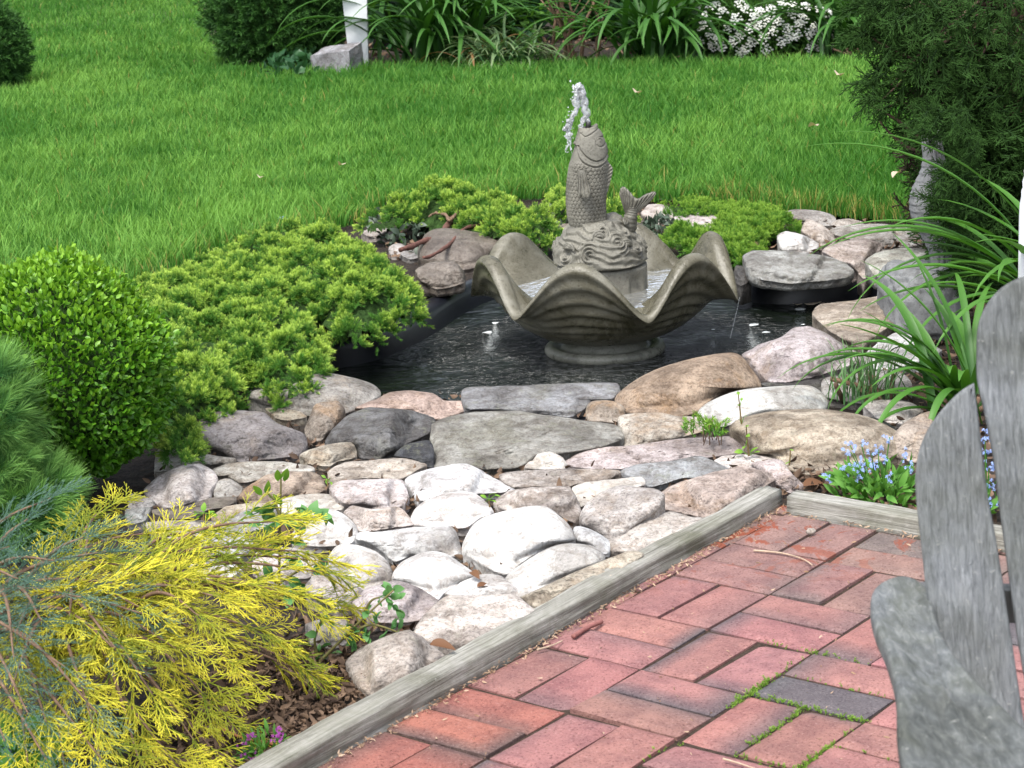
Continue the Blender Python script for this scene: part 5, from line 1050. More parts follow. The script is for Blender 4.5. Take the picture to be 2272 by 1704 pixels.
for px_, hh_, rx_, dy_, sd_ in ((860, .95, .45, 1.2, 311), (1075, .9, .40, 1.3, 312), (1500, .85, .42, 1.4, 313), (1745, .9, .5, 1.2, 314), (1960, .95, .5, 1.0, 315), (1350, .7, .25, 1.7, 316)):
    gg_ = at(px_, 140, 0)
    r9 = bush("leafy_shrub", "dark leafy shrub behind the flower border", px_, 140, rx_, hh_, .35, IVY, [leaf_t(.5, .2, .2)], 2200, .075, sd_, grp="shrubs behind the flower border"); r9.location[1] += dy_  # dark leaf colour throughout the shrub
# bare twiggy shrub
def twigs(name, label, base, n_, hgt, seed, spread=.15, lean=.25, r0=.011):
    r = np.random.default_rng(seed); root = thing(name, base, label, "shrub", "border plants"); 
    bag = Bag()
    for q in range(n_):
        b_ = np.array(base) + [r.normal(0, spread), r.normal(0, spread * .5), -.02]; d = np.array([r.normal(0, lean), r.normal(0, lean), 1.0]); c_ = np.array([b_ + d * hgt * s + np.array([r.normal(0, .02), r.normal(0, .02), 0]) for s in np.linspace(0, 1, 7)])
        bag.add(*tube(cat(c_, 24), np.linspace(r0, r0 * .35, 24) * r.uniform(.6, 1.2), 6))
        for k_ in range(5):
            s = r.uniform(.3, .9); p = b_ + d * hgt * s; d2 = np.array([r.normal(0, .6), r.normal(0, .6), .8]); bag.add(*tube(np.array([p, p + d2 * .12, p + d2 * .22 + [0, 0, .04]]), [.005, .004, .002], 5))
    bag.out("twigs", STEM, root)
    lv = Bag(); m_ = n_ * 14; P = np.array(base) + np.c_[r.normal(0, spread * 1.6, m_), r.normal(0, spread, m_), r.uniform(.12, hgt, m_)]; scat(lv, leaf_t(.5, .2, .2), P, r.normal(0, 1, (m_, 3)), r.uniform(.03, .055, m_), rng=r); lv.out("foliage", leaf_mat("young_leaves", (.05, .17, .02), (.10, .25, .03), tip=(.14, .3, .05), gloss=.4, trans=.3), root)
twigs("twiggy_shrub", "bare-stemmed twiggy shrub with a few young leaves at the lawn's far edge", at(1225, 140, 0) + [0, .2, 0], 11, .75, 121, .12)
# white candytuft
CTL = leaf_mat("candytuft_leaves", (.03, .10, .015), (.06, .16, .025), tip=(.10, .24, .04), gloss=.35, trans=.25)
root = bush("candytuft", "mound of white candytuft flowers at the lawn's far edge", 1665, 126, .50, .42, .36, CTL, [leaf_t(.22, .1, .2)], 9000, .05, 131, cat_="flowers", corek=.72)
PETAL = leaf_mat("white_petals", (.78, .78, .76), (.84, .84, .82), gloss=.2, trans=.25)
r = np.random.default_rng(5); g = at(1665, 126, 0); fl = Bag()
clus = [(1527, 50), (1550, 80), (1533, 72), (1520, 35), (1560, 25), (1590, 40), (1545, 12), (1575, 60), (1610, 20), (1600, 75), (1640, 55), (1625, 90), (1610, 105), (1650, 80), (1665, 20), (1680, 45), (1700, 62), (1690, 90), (1720, 75), (1735, 40), (1740, 15), (1760, 60), (1775, 80), (1790, 30), (1800, 95), (1785, 105), (1750, 98), (1710, 30), (1640, 25), (1655, 105), (1600, 112), (1560, 100), (1690, 8), (1670, 66), (1725, 52), (1748, 72), (1630, 38), (1585, 88), (1770, 22), (1620, 60), (1655, 40), (1706, 80), (1782, 58), (1800, 70), (1712, 12), (1598, 8), (1540, 98), (1770, 100), (1518, 60), (1512, 90), (1812, 50), (1808, 20), (1815, 82), (1520, 15)]
u, v = np.meshgrid(np.linspace(0, pi / 2, 5), np.linspace(0, 2 * pi, 7, endpoint=False), indexing='ij'); dome = np.stack([np.sin(u) * np.cos(v), np.sin(u) * np.sin(v), .5 * np.cos(u)], -1).reshape(-1, 3)
for x, y in clus:
    dr = ray(x, y); Rb = np.array([.50, .36, .42 * .58]); cb = np.array([g[0], g[1] + .36 * .8, .42 * .45]); o_ = (CAMP - cb) / Rb; d_ = dr / Rb
    A_, B_, C_ = d_ @ d_, 2 * o_ @ d_, o_ @ o_ - 1.12; dis = max(0, B_ * B_ - 4 * A_ * C_); c_ = CAMP + dr * ((-B_ - sqrt(dis)) / (2 * A_)); fl = Bag(); nrm_ = (c_ - cb) / Rb ** 2; nrm_ = nrm_ / np.linalg.norm(nrm_) + [0, -.1, .45]; nrm_ /= np.linalg.norm(nrm_); tx_ = np.cross([0, 0, 1.0], nrm_); tx_ /= np.linalg.norm(tx_); ty_ = np.cross(nrm_, tx_)
    for k_ in range(16):
        a = k_ * 2.4; rr = .034 * sqrt(k_ / 16) * r.uniform(.8, 1.2); P = c_ + nrm_ * .016 * (1 - (rr / .034) ** 2) + rr * (cos(a) * tx_ + sin(a) * ty_); V, Fs, _ = scatter(dome, [gridfaces(5, 7, True)], P[None], frames(np.array([[r.normal(0, .4), -.55, 1.0]]), rng=r), r.uniform(.007, .011)); fl.add(V, Fs, t=.5)
    fl.out("flower_head", PETAL, root)
# mulch chips and dead leaves on the bare ground
CHIP = leaf_mat("mulch_chips", (.05, .03, .02), (.20, .13, .085), gloss=.15, trans=.0)
def litter(name, poly_px, z, n, size, mat, seed, flat=.35, tm=None):
    r = np.random.default_rng(seed); poly = np.array([at(x, y, 0)[:2] for x, y in poly_px]); lo, hi = poly.min(0), poly.max(0); q = r.uniform(lo, hi, (n * 5, 2)); q = q[inpoly(q, poly)][:n]
    bag = Bag(); D = r.normal(0, 1, (len(q), 3)); D[:, 2] *= flat; scat(bag, tm or leaf_t(.45, .4, .35), np.c_[q, r.uniform(z, z + size * .5, len(q))], D, size * r.uniform(.4, 1.3, len(q)), rng=r)
    return tag(bag.out(name, mat), kind="stuff")
litter("mulch", [(430, 150), (780, 150), (1250, 140), (1600, 138), (2212, 126), (2212, -60), (430, -60)], .0, 6500, .05, CHIP, 141)
litter("leaf_litter", [(480, 1420), (760, 1330), (820, 1480), (600, 1660), (300, 1660)], -.005, 3200, .017, CHIP, 142)
litter("leaf_litter", [(1560, 1000), (1800, 1000), (2000, 1050), (2050, 1130), (1710, 1070), (1680, 1060)], .0, 700, .022, CHIP, 143)
litter("leaf_litter", [(340, 950), (700, 870), (1000, 850), (1300, 890), (1650, 1010), (1690, 1060), (960, 1440), (700, 1400), (300, 1150)], -.006, 3200, .022, CHIP, 144)
litter("leaf_litter", [(760, 470), (1250, 430), (1980, 490), (2100, 560), (1990, 600), (1640, 560), (1250, 540), (850, 560)], .0, 1400, .025, CHIP, 145)
litter("leaf_litter", [(1980, 480), (2400, 500), (2400, 1120), (2000, 1110), (1900, 860), (2010, 700)], .0, 2600, .028, CHIP, 146)

# ------------------------------------------------------------------ dark cedar at the right
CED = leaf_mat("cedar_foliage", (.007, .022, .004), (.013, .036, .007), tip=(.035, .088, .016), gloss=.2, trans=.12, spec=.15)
CT = [frond_t(150 + k_, .017, 11, .7, 3, .2, .5, .45) for k_ in range(5)]
YSF = 5.35
def cedar():
    r = np.random.default_rng(151); base = at(2185, 640, 0); Yc = base[1] + .35; base = np.array([atY(2185, 600, Yc)[0], Yc, 0]); root = thing("cedar_tree", base, "dark cedar with drooping feathery sprays filling the upper right corner", "tree")
    build("trunk", *tube(cat([base + [0, 0, -.05], base + [.01, 0, .5], base + [-.03, .02, 1.1], base + [0, 0, 2.2]], 40), np.linspace(.062, .028, 40), 12), BARK, root)
    poly = np.array([(1868, -60), (2600, -80), (2600, 640), (2120, 640), (2060, 630), (2035, 560), (2015, 470), (2015, 420), (2010, 330), (1970, 300), (1960, 250), (1905, 235), (1880, 170), (1890, 90), (1845, 40)], float)
    q = r.uniform(poly.min(0), poly.max(0), (5200, 2)); q = q[inpoly(q, poly)]; ed = np.clip(distpoly(q, poly) / 160, 0, 1); q = q[r.uniform(0, 1, len(q)) < .22 + .78 * ed]
    ed = np.clip(distpoly(q, poly) / 160, 0, 1); Yd = Yc + r.normal(0, .20, len(q)) * (.4 + ed) - .08
    P = np.array([atY(x, y, Y_) for (x, y), Y_ in zip(q, Yd)]); D = (P - (base + np.array([0, 0, 0]))) * np.array([1, 1, 0]); D /= np.linalg.norm(D, axis=1)[:, None] + 1e-6
    D = D * .7 + r.normal(0, .45, D.shape) + np.array([0, -.1, -.25]); bag = Bag(); sz = r.uniform(.075, .125, len(P))
    for j_ in range(5): scat(bag, CT[j_], P[j_::5], D[j_::5], sz[j_::5], rng=r)
    # low skirts in front of the statue's right side
    q2 = r.uniform([2022, 270], [2220, 640], (900, 2)); q2 = q2[(q2[:, 0] > 2022 + 40 * np.sin(q2[:, 1] / 60.0))]; P2 = np.array([atY(x, y, Yc - .25 + r.normal(0, .08)) for x, y in q2]); D2 = r.normal(0, .5, P2.shape) + [-.35, -.1, -.2]
    for j_ in range(5): scat(bag, CT[j_], P2[j_::5], D2[j_::5], r.uniform(.06, .10, len(P2[j_::5])), rng=r)
    q3 = r.uniform([2018, 285], [2120, 600], (420, 2)); q3 = q3[q3[:, 0] > 2040 + 26 * np.sin(q3[:, 1] / 38.0)]; q3 = np.concatenate([q3, r.uniform([1990, 235], [2100, 300], (70, 2))]); P3 = np.array([atY(x, y, YSF + r.normal(-.10, .05)) for x, y in q3]); D3 = r.normal(0, .45, P3.shape) + [-.5, -.1, -.25]
    for j_ in range(5): scat(bag, CT[j_], P3[j_::5], D3[j_::5], r.uniform(.045, .075, len(P3[j_::5])), rng=r)
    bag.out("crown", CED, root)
    bb = Bag()
    for q_ in range(46):
        x, y = r.uniform(1890, 2150), r.uniform(-20, 560)
        if not inpoly(np.array([[x, y]]), poly)[0]: continue
        e = atY(x, y, Yc + r.normal(-.12, .12)); s = np.array([base[0] + r.normal(0, .02), Yc, e[2] + r.uniform(.05, .3)]); bb.add(*tube(cat([s, (s + e) / 2 + [0, 0, .03], e], 14), np.linspace(.009, .002, 14), 5))
    for pts in [[(1900, 262), (1925, 290), (1965, 320), (2010, 330)], [(1885, 230), (1940, 260), (1990, 300)], [(1855, 60), (1930, 110), (2020, 140)]]:
        bb.add(*tube(cat([atY(x, y, Yc - .12) for x, y in pts], 24), np.linspace(.002, .006, 24), 6))
    bb.out("branches", BARK, root)
    # dark inner mass of dead twigs
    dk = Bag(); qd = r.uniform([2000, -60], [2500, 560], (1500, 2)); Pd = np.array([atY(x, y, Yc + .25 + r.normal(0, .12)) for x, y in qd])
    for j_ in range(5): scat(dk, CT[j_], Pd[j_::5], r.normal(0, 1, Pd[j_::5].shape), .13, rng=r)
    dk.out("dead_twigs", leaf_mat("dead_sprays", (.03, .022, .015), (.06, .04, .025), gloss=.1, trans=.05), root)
cedar()

# ------------------------------------------------------------------ stone statue with its plinth
STM = cast_mat("weathered_concrete", (.11, .115, .117), (.165, .17, .173), (.225, .23, .235), .85, 14)
ZS = crop(1900, 250, 372 / 1122)
def PS(x, y, Y): return atY(*ZS([(x, y)])[0], Y)
sb = at(*ZS([(420, 1560)])[0], 0.0); YS = sb[1] + .17
stat = thing("garden_statue", (sb[0] + .06, YS, 0), "grey stone bird statue on a rocky carved plinth, half hidden by the dark cedar", "statue")
sil = np.array([(120, 440, 560), (200, 434, 570), (300, 448, 585), (380, 438, 605), (450, 402, 640), (520, 370, 680), (600, 357, 700), (680, 366, 700), (740, 392, 690), (800, 425, 670), (870, 462, 650), (930, 487, 635), (1000, 494, 625), (1080, 510, 625), (1140, 500, 630)], float)
NVs, NPs = 150, 120; ysv = np.linspace(1140, 120, NVs); Lh = np.interp(ysv, sil[:, 0], sil[:, 1]); Rh = np.interp(ysv, sil[:, 0], sil[:, 2]); kz = np.ones(11) / 11; pd_ = lambda q: np.convolve(np.pad(q, 5, mode='edge'), kz, 'valid'); Lh, Rh = pd_(Lh), pd_(Rh)
pa = np.arange(NPs) * 2 * pi / NPs; pxs = np.linalg.norm(PS(600, 700, YS) - PS(500, 700, YS)) / 100; V = []
for yv, l_, r_ in zip(ysv, Lh, Rh):
    c_ = PS((l_ + r_) / 2, yv, YS); h_ = (r_ - l_) / 2 * pxs; v_ = (1140 - yv) * pxs
    flute = np.maximum(0, np.sin(pa)) * 0 + np.where(np.sin(pa) > -.35, .0030 * np.sin(pa * 11 + v_ * 5), 0)
    kr = v_ / .019; ph2 = pa * 4 + (int(kr) % 2) * pi; sc_ = np.where(np.sin(pa) < -.1, .0032 * (1 - (kr % 1)) * (np.abs(np.sin(ph2)) ** .5) * (300 < yv < 900), 0)
    rad_ = 1 + (flute + sc_) / max(h_, .01); V.append(np.stack([c_[0] + h_ * np.sin(pa) * rad_, YS - h_ * .85 * np.cos(pa) * rad_, np.full(NPs, c_[2])], 1))
for q_, f_ in ((-1, .72), (-2, .88), (-3, .95)): V[q_] = V[q_].mean(0) + (V[q_] - V[q_].mean(0)) * [f_, f_, 1]
V = np.concatenate(V + [V[-1].mean(0)[None] + [0, 0, .004]]); k = np.arange(NPs)
build("body", V, [gridfaces(NVs, NPs, True), np.stack([(NVs - 1) * NPs + k, (NVs - 1) * NPs + (k + 1) % NPs, np.full(NPs, NVs * NPs)], -1)], STM, stat)
# plinth: rocky block with carved swirls
pq = [(285, 1230), (380, 1130), (480, 1118), (610, 1120), (740, 1180), (760, 1400), (740, 1560), (560, 1565), (420, 1550), (300, 1470), (275, 1350)]
f_ = np.array([PS(x, y, YS - .13) for x, y in pq]); u, v = np.meshgrid(np.linspace(0, pi, 50), np.linspace(0, 2 * pi, 80, endpoint=False), indexing='ij')
c_ = f_.mean(0) + [0, .13, 0]; hx_, hz_ = np.ptp(f_[:, 0]) / 2, np.ptp(f_[:, 2]) / 2
sq = lambda q, e: np.sign(q) * np.abs(q) ** e
dd = np.stack([sq(np.sin(u), .45) * sq(np.cos(v), .6), sq(np.sin(u), .45) * sq(np.sin(v), .6), sq(np.cos(u), .5)], -1).reshape(-1, 3); P = c_ + dd * [hx_, .15, hz_]
w_ = vnoise(P, 9, 3, 3); P = P + dd * (.010 * np.abs(np.sin(w_ * 7 + P[:, 2] * 40)) + vnoise(P, 22, 3, 8) * .008)[:, None]
build("plinth", P, gridfaces(50, 80, True), STM, stat)

# white turned post at the right edge
r0_ = at(2212, 760, 0); Yw = 4.6; xc = atY(2222, 480, Yw)[0]; zf = lambda y: atY(2212, y, Yw)[2]; pxm = Yw / 4577
prw = [(.0, .0), (22, 0)] ; prof_ = [(21 * pxm, 0), (21 * pxm, zf(470)), (20 * pxm, zf(440)), (17 * pxm, zf(425)), (17 * pxm, zf(412)), (14 * pxm, zf(405)), (15 * pxm, zf(392)), (11 * pxm, zf(380)), (12 * pxm, zf(368)), (7 * pxm, zf(355)), (2 * pxm, zf(348))]
V, Fs = lathe(prof_, 32, xc, Yw); tag(build("white_post", V, Fs, WHITE, loc=(xc, Yw, 0)), "white turned post with a rounded finial at the photo's right edge behind the chair", "post")

# ------------------------------------------------------------------ strappy clumps, blue flowers, wispy grass at the right
e0 = at(2085, 905, 0); 
ex = [(-1.75, .43, 1.05, 1.75, .017, (0, 0, 0)), (-1.65, .46, .95, 1.7, .017, (-.02, .02, 0)), (-1.5, .36, .75, 1.9, .018, (-.02, -.02, 0)), (-1.25, .36, .95, 2.3, .018, (-.02, -.03, 0)), (-.95, .40, 1.0, 2.5, .02, (0, -.03, 0)), (-.6, .36, 1.1, 2.7, .02, (.01, -.03, 0)), (-1.9, .42, 1.25, 1.7, .018, (0, .04, 0)), (-1.4, .44, 1.2, 2.6, .018, (0, 0, 0)), (-.3, .30, 1.25, 1.6, .022, (.0, -.02, 0)), (-1.1, .30, .6, 1.5, .018, (-.02, -.02, 0))]
daylily("daylily_clump", "arching bright green strap leaves spilling over the stones just left of the chair's tall slat", e0, 26, .42, .020, 161, rise=(1.3, .2), droop=(.5, 2.2), spread=.03, extra=ex)
e1 = at(2330, 800, 0)
ex = [(-1.62, .72, 1.25, 1.55, .026, (-.03, 0, 0)), (-1.55, .78, 1.18, 1.65, .028, (0, 0, 0)), (-1.68, .82, 1.2, 1.9, .028, (0, .05, 0)), (-1.5, .70, 1.1, 1.7, .026, (0, -.04, 0)), (-1.45, .62, 1.0, 1.6, .025, (-.02, 0, 0)), (-1.75, .95, 1.35, 1.6, .022, (0, .08, 0)), (-1.6, .92, 1.42, 1.5, .020, (0, .02, 0)), (-1.4, .70, 1.25, 2.5, .022, (0, 0, 0)), (-1.3, .66, 1.2, 2.6, .022, (0, -.05, 0)), (-1.6, .78, 1.3, 2.6, .020, (0, 0, 0))]
daylily("daylily_clump", "broad strap leaves arching in from the right edge in front of the white turned post", e1, 24, .62, .026, 162, az=(-1.4, .7), rise=(1.25, .15), droop=(1.0, 2.2), spread=.05, extra=ex)
FML = leaf_mat("forget_me_not_leaves", (.05, .17, .02), (.09, .25, .03), tip=(.13, .30, .05), gloss=.35, trans=.3)
BLUEP = leaf_mat("blue_petals", (.20, .30, .66), (.34, .44, .74), gloss=.2, trans=.3)
def flowers(name, label, base, rad, hgt, n_leaf, pts, pm, fsize, seed, lm=FML, lw=.35, lsz=.04, cat_="flowers", grp=None, npet=9):
    r = np.random.default_rng(seed); base = np.array(base); root = thing(name, base, label, cat_, grp); bag = Bag()
    a = r.uniform(0, 2 * pi, n_leaf); q = rad * np.sqrt(r.uniform(0, 1, n_leaf)); P = base + np.c_[q * np.cos(a), q * np.sin(a), r.uniform(0, hgt * .55, n_leaf)]
    D = np.c_[np.cos(a) * .8, np.sin(a) * .8, r.uniform(.1, 1.2, n_leaf)] + r.normal(0, .3, (n_leaf, 3)); scat(bag, leaf_t(lw, .2, .3), P, D, lsz * r.uniform(.5, 1.2, n_leaf), rng=r); bag.out("foliage", lm, root)
    sb_ = Bag(); fb = Bag()
    for x, y, dy in pts:
        h = atY(x, y, base[1] + dy); st = base + np.array([(h[0] - base[0]) * .35, dy * .4, 0]); sb_.add(*tube(cat([st, (st + h) / 2 + [0, 0, .01], h], 10), .0011, 5))
        for k_ in range(npet):
            c_ = h + r.normal(0, fsize * 1.1, 3)
            for j_ in range(5):
                an = j_ * 2 * pi / 5; nrm_ = np.array([r.normal(0, .25), -.6, .8]); M = frames(nrm_[None], np.array([an]))[0]; dv = M[:, 0]; V, Fs, ta = scatter(leaf_t(.8, .1, .0, 1)[0], leaf_t(.8, .1, .0, 1)[1], c_[None], frames(dv[None], np.array([0.0])), fsize * .85, np.full(9, .5)); fb.add(V, Fs, t=ta)
    sb_.out("stems", lm, root); fb.out("blossoms", pm, root); return root
fpt = [(x, y, d) for (x, y), d in zip(Z4([(1075, 1465), (1185, 1300), (1190, 1335), (1170, 1415), (1215, 1405), (1245, 1385), (1235, 1420), (1300, 1385), (1295, 1410), (1325, 1320), (1370, 1355), (1380, 1260), (1230, 1460), (1250, 1505), (1375, 1460), (1455, 1355), (1475, 1405), (1180, 1440), (1290, 1340), (1240, 1295)]), np.tile([.0, .05, -.03, .03], 5))]
flowers("forget_me_not", "clump of pale blue forget-me-nots behind the short timber, left of the chair", at(1905, 1088, 0) + [0, .03, 0], .085, .085, 280, fpt, BLUEP, .0056, 171, lsz=.034, npet=6)
flowers("forget_me_not", "few blue flowers glimpsed through the gap between the chair's slats", at(2130, 1110, 0), .06, .08, 60, [(2128, 945, 0), (2131, 975, .02), (2136, 1010, 0), (2140, 1050, .02), (2143, 1085, 0)], BLUEP, .0055, 172, lsz=.045)
flowers("forget_me_not", "tiny blue flowers at the lawn's edge above the low juniper", at(575, 500, 0), .05, .06, 30, [(548, 492, 0), (566, 490, .02), (612, 466, .03), (566, 512, 0)], BLUEP, .008, 173, lsz=.04, npet=4)
PURP = leaf_mat("purple_petals", (.28, .04, .30), (.42, .09, .42), gloss=.2, trans=.3)
flowers("sweet_alyssum", "small purple-flowered alyssum on bare mulch beside the timber", at(580, 1645, 0), .045, .05, 140, [(540, 1590, .0), (525, 1612, 0), (552, 1640, -.01), (603, 1580, .02), (600, 1595, .0), (615, 1600, .03), (545, 1652, -.03), (530, 1630, 0), (618, 1632, 0)], PURP, .0036, 174, lsz=.022, lw=.28)
flowers("blue_bugle", "blue blossom among green leaves in the bottom left corner", at(40, 1690, 0), .07, .09, 60, [(14, 1640, 0), (28, 1652, 0)], leaf_mat("deep_blue_petals", (.08, .10, .5), (.14, .18, .6), gloss=.2), .006, 175, lsz=.06, lw=.6)
WISP = leaf_mat("wispy_grass", (.06, .16, .05), (.10, .22, .08), tip=(.16, .28, .12), gloss=.35, trans=.3)
daylily("grass_tuft", "wispy pale grass tuft on the dull slab under the strap leaves", at(1870, 862, .02), 90, .14, .0035, 181, rise=(1.35, .3), droop=(.2, 1.1), spread=.035, mat=WISP, grp="small weeds among the stones", cat_="grass tuft")
# green tufts and seedlings between the stones
def tuft(label, x, y, z, n_, sz, seed, mat=MOSSY, spread=.03):
    r = np.random.default_rng(seed); b_ = at(x, y, z); root = thing("seedling", b_, label, "seedling", "small weeds among the stones"); bag = Bag(); P = b_ + np.c_[r.normal(0, spread, n_), r.normal(0, spread, n_), r.uniform(0, .012, n_)]; D = r.normal(0, .5, (n_, 3)) + [0, 0, 1]; scat(bag, needles_t(20, 1.1, .6, .3, .04, seed=3), P, D, sz * r.uniform(.6, 1.2, n_), rng=r); bag.out("foliage", mat, root)
    st_ = Bag(); [st_.add(*tube([P[i] - [0, 0, .02], P[i] + D[i] * sz * .5], .0012, 4)) for i in range(min(n_, 10))]; st_.out("stems", STEM, root)
tuft("small feathery green tuft on the cream block", 1528, 935, .045, 42, .032, 191, spread=.024)
def sprig(label, path, leaves, sz, seed, Y, mat, stem_r=.002, name="seedling", cat_="seedling", grp="small weeds among the stones", lw=.62):
    r = np.random.default_rng(seed); pts = [atY(x, y, Y) for x, y in path]; root = thing(name, pts[0], label, cat_, grp); build("stem", *tube(cat(pts, 24), np.linspace(stem_r, stem_r * .5, 24), 6), plain("sprig_stem" + str(seed), (.16, .11, .04), .6), root); bag = Bag()
    for x, y in leaves:
        p = atY(x, y, Y + r.normal(0, .012)); k_ = min(range(len(pts)), key=lambda i: np.linalg.norm(pts[i] - p)); d = p - pts[k_]; d = d / (np.linalg.norm(d) + 1e-6) + r.normal(0, .35, 3) + [0, -.25, .1]; scat(bag, leaf_t(lw, .2, .25, 5), p[None] - d * sz * .3, d[None], np.array([sz * r.uniform(.75, 1.2)]), np.array([r.normal(0, .4)]) , rng=r)
        bag_p = tube([pts[k_], p - d * sz * .25], .0008, 4); 
        bag.add(bag_p[0], bag_p[1], t=np.full(len(bag_p[0]), .1))
    bag.out("foliage", mat, root); return root
YGR = leaf_mat("fresh_leaves", (.10, .26, .02), (.16, .34, .03), tip=(.22, .38, .05), gloss=.4, trans=.35)
ROSE = leaf_mat("rose_leaves", (.06, .18, .05), (.10, .25, .07), tip=(.14, .31, .10), gloss=.4, trans=.3)
Yr = at(610, 1290, 0)[1]
sprig("rose_bush", [(600, 1330), (604, 1200), (606, 1100), (607, 1022)], [(607, 1022), (598, 1030), (616, 1032), (575, 1062), (560, 1068), (590, 1075), (610, 1085), (545, 1112), (535, 1130), (560, 1125), (575, 1112), (590, 1130), (565, 1100), (640, 1100), (655, 1108), (690, 1112), (705, 1118), (670, 1105), (625, 1130), (640, 1150), (560, 1150), (600, 1160), (640, 1170), (580, 1190), (630, 1210), (660, 1200), (690, 1240), (600, 1240), (640, 1260)], .034, 201, Yr, ROSE, .0035, "x", "y") if False else None
def rose(label, Y, stems, leaves, sz, seed, mat=ROSE, top=None):
    r = np.random.default_rng(seed); b_ = atY(*stems[0][0], Y); root = thing("rose_bush", b_, label, "rose bush", "leafy rose stems at the edge of the bed"); sb_ = Bag()
    S = [[atY(x, y, Y + dy_) for x, y in st] for st, dy_ in zip(stems, r.normal(0, .012, len(stems)))]
    for st in S: sb_.add(*tube(cat(st, 20), np.linspace(.0028, .0014, 20), 6))
    sb_.out("stem", plain("rose_stem", (.13, .12, .035), .6), root); allp = np.concatenate([cat(st, 20) for st in S]); bag = Bag()
    for x, y in leaves:
        p = atY(x, y, Y + r.normal(0, .02)); q = allp[np.argmin(np.linalg.norm(allp - p, axis=1))]; d = p - q; L = np.linalg.norm(d) + 1e-6; d = d / L
        for k_ in range(1 if L < .012 else 3):                  # leaflets along a short stalk
            s_ = 1 - .33 * k_; dd = d + r.normal(0, .45, 3) + [0, -.35, .25]; dd /= np.linalg.norm(dd); scat(bag, leaf_t(.66, .2, .25, 5), (q + (p - q) * s_ - dd * sz * .2)[None], dd[None], np.array([sz * r.uniform(.7, 1.15)]), rng=r)
        V, Fs = tube([q, p], .0009, 4); bag.add(V, Fs, t=np.full(len(V), .1))
    bag.out("foliage", mat, root)
    if top:
        tb = Bag()
        for x, y in top: d = np.array([r.normal(0, .5), -.3, 1]); scat(tb, leaf_t(.45, .2, .1, 5), atY(x, y, Y)[None], d[None], np.array([sz * .9]), rng=r)
        tb.out("young_leaves", YGR, root)
rose("upright leafy shoot with reddish young tips rising behind the yellow shrub", Yr, [[(600, 1330), (604, 1200), (606, 1100), (607, 1030)], [(606, 1120), (592, 1080), (575, 1062)], [(604, 1200), (640, 1150), (690, 1110)], [(602, 1260), (650, 1230), (690, 1215)]], [(545, 1112), (535, 1130), (560, 1128), (572, 1108), (590, 1135), (563, 1100), (655, 1106), (692, 1110), (706, 1118), (672, 1103), (625, 1130), (645, 1150), (560, 1150), (640, 1172), (580, 1190), (630, 1212), (660, 1200), (692, 1240), (640, 1262), (700, 1215), (625, 1290), (660, 1280), (580, 1240)], .030, 202, top=[(607, 1035), (600, 1040), (614, 1040), (575, 1066), (566, 1070), (610, 1090), (590, 1078)])
Yr2 = at(700, 1420, 0)[1]
rose("low leafy sprigs reaching over the brown-topped boulder at the edge of the mulch", Yr2, [[(690, 1430), (730, 1390), (780, 1340), (850, 1275)], [(740, 1380), (800, 1350), (870, 1370)], [(690, 1430), (680, 1380), (700, 1330)], [(780, 1340), (800, 1300), (820, 1290)], [(690, 1430), (700, 1450), (750, 1440)]], [(852, 1272), (840, 1268), (860, 1288), (845, 1300), (820, 1300), (800, 1310), (790, 1325), (815, 1330), (860, 1320), (870, 1332), (855, 1345), (880, 1372), (862, 1385), (830, 1375), (790, 1370), (770, 1362), (750, 1350), (745, 1372), (760, 1390), (700, 1330), (690, 1350), (715, 1345), (680, 1370), (700, 1395), (720, 1410), (690, 1420), (750, 1440), (735, 1432), (765, 1430), (720, 1445), (770, 1405), (800, 1398)], .019, 203)
for q, (lb, path, lv, z_, sz_) in enumerate([
    ("yellow-green seedling standing against the striped tan boulder's left side", [(1618, 985), (1614, 950), (1612, 918)], [(1608, 965), (1626, 972), (1614, 940), (1600, 975), (1636, 975), (1612, 920)], 0.02, .017),
    ("slender yellowish shoot in front of the speckled boulder", [(1602, 918), (1598, 880), (1594, 845)], [(1598, 905), (1608, 900), (1596, 875), (1602, 862), (1594, 848)], .06, .010),
    ("tiny yellowish sprig at the foot of the striped tan boulder", [(1704, 1018), (1706, 995), (1708, 972)], [(1700, 1000), (1712, 1002), (1706, 985), (1709, 972)], 0.0, .010),
    ("green seedling beside the milky white stone", [(1058, 1095), (1056, 1080)], [(1045, 1072), (1060, 1068), (1072, 1070), (1052, 1082), (1068, 1082)], .03, .014),
    ("green sprig on the low brown-grey stone by the boxwood", [(440, 1125), (440, 1108)], [(425, 1105), (440, 1098), (455, 1106), (430, 1115), (450, 1116), (462, 1112), (418, 1112)], .02, .018),
    ("green sprig in the joint above the pale pink stone", [(708, 1050), (708, 1036)], [(700, 1030), (712, 1034), (706, 1042), (716, 1044)], .02, .011)]):
    Yq = at(*path[0], z_)[1]; sprig(lb, path, lv, sz_, 210 + q, Yq, YGR)
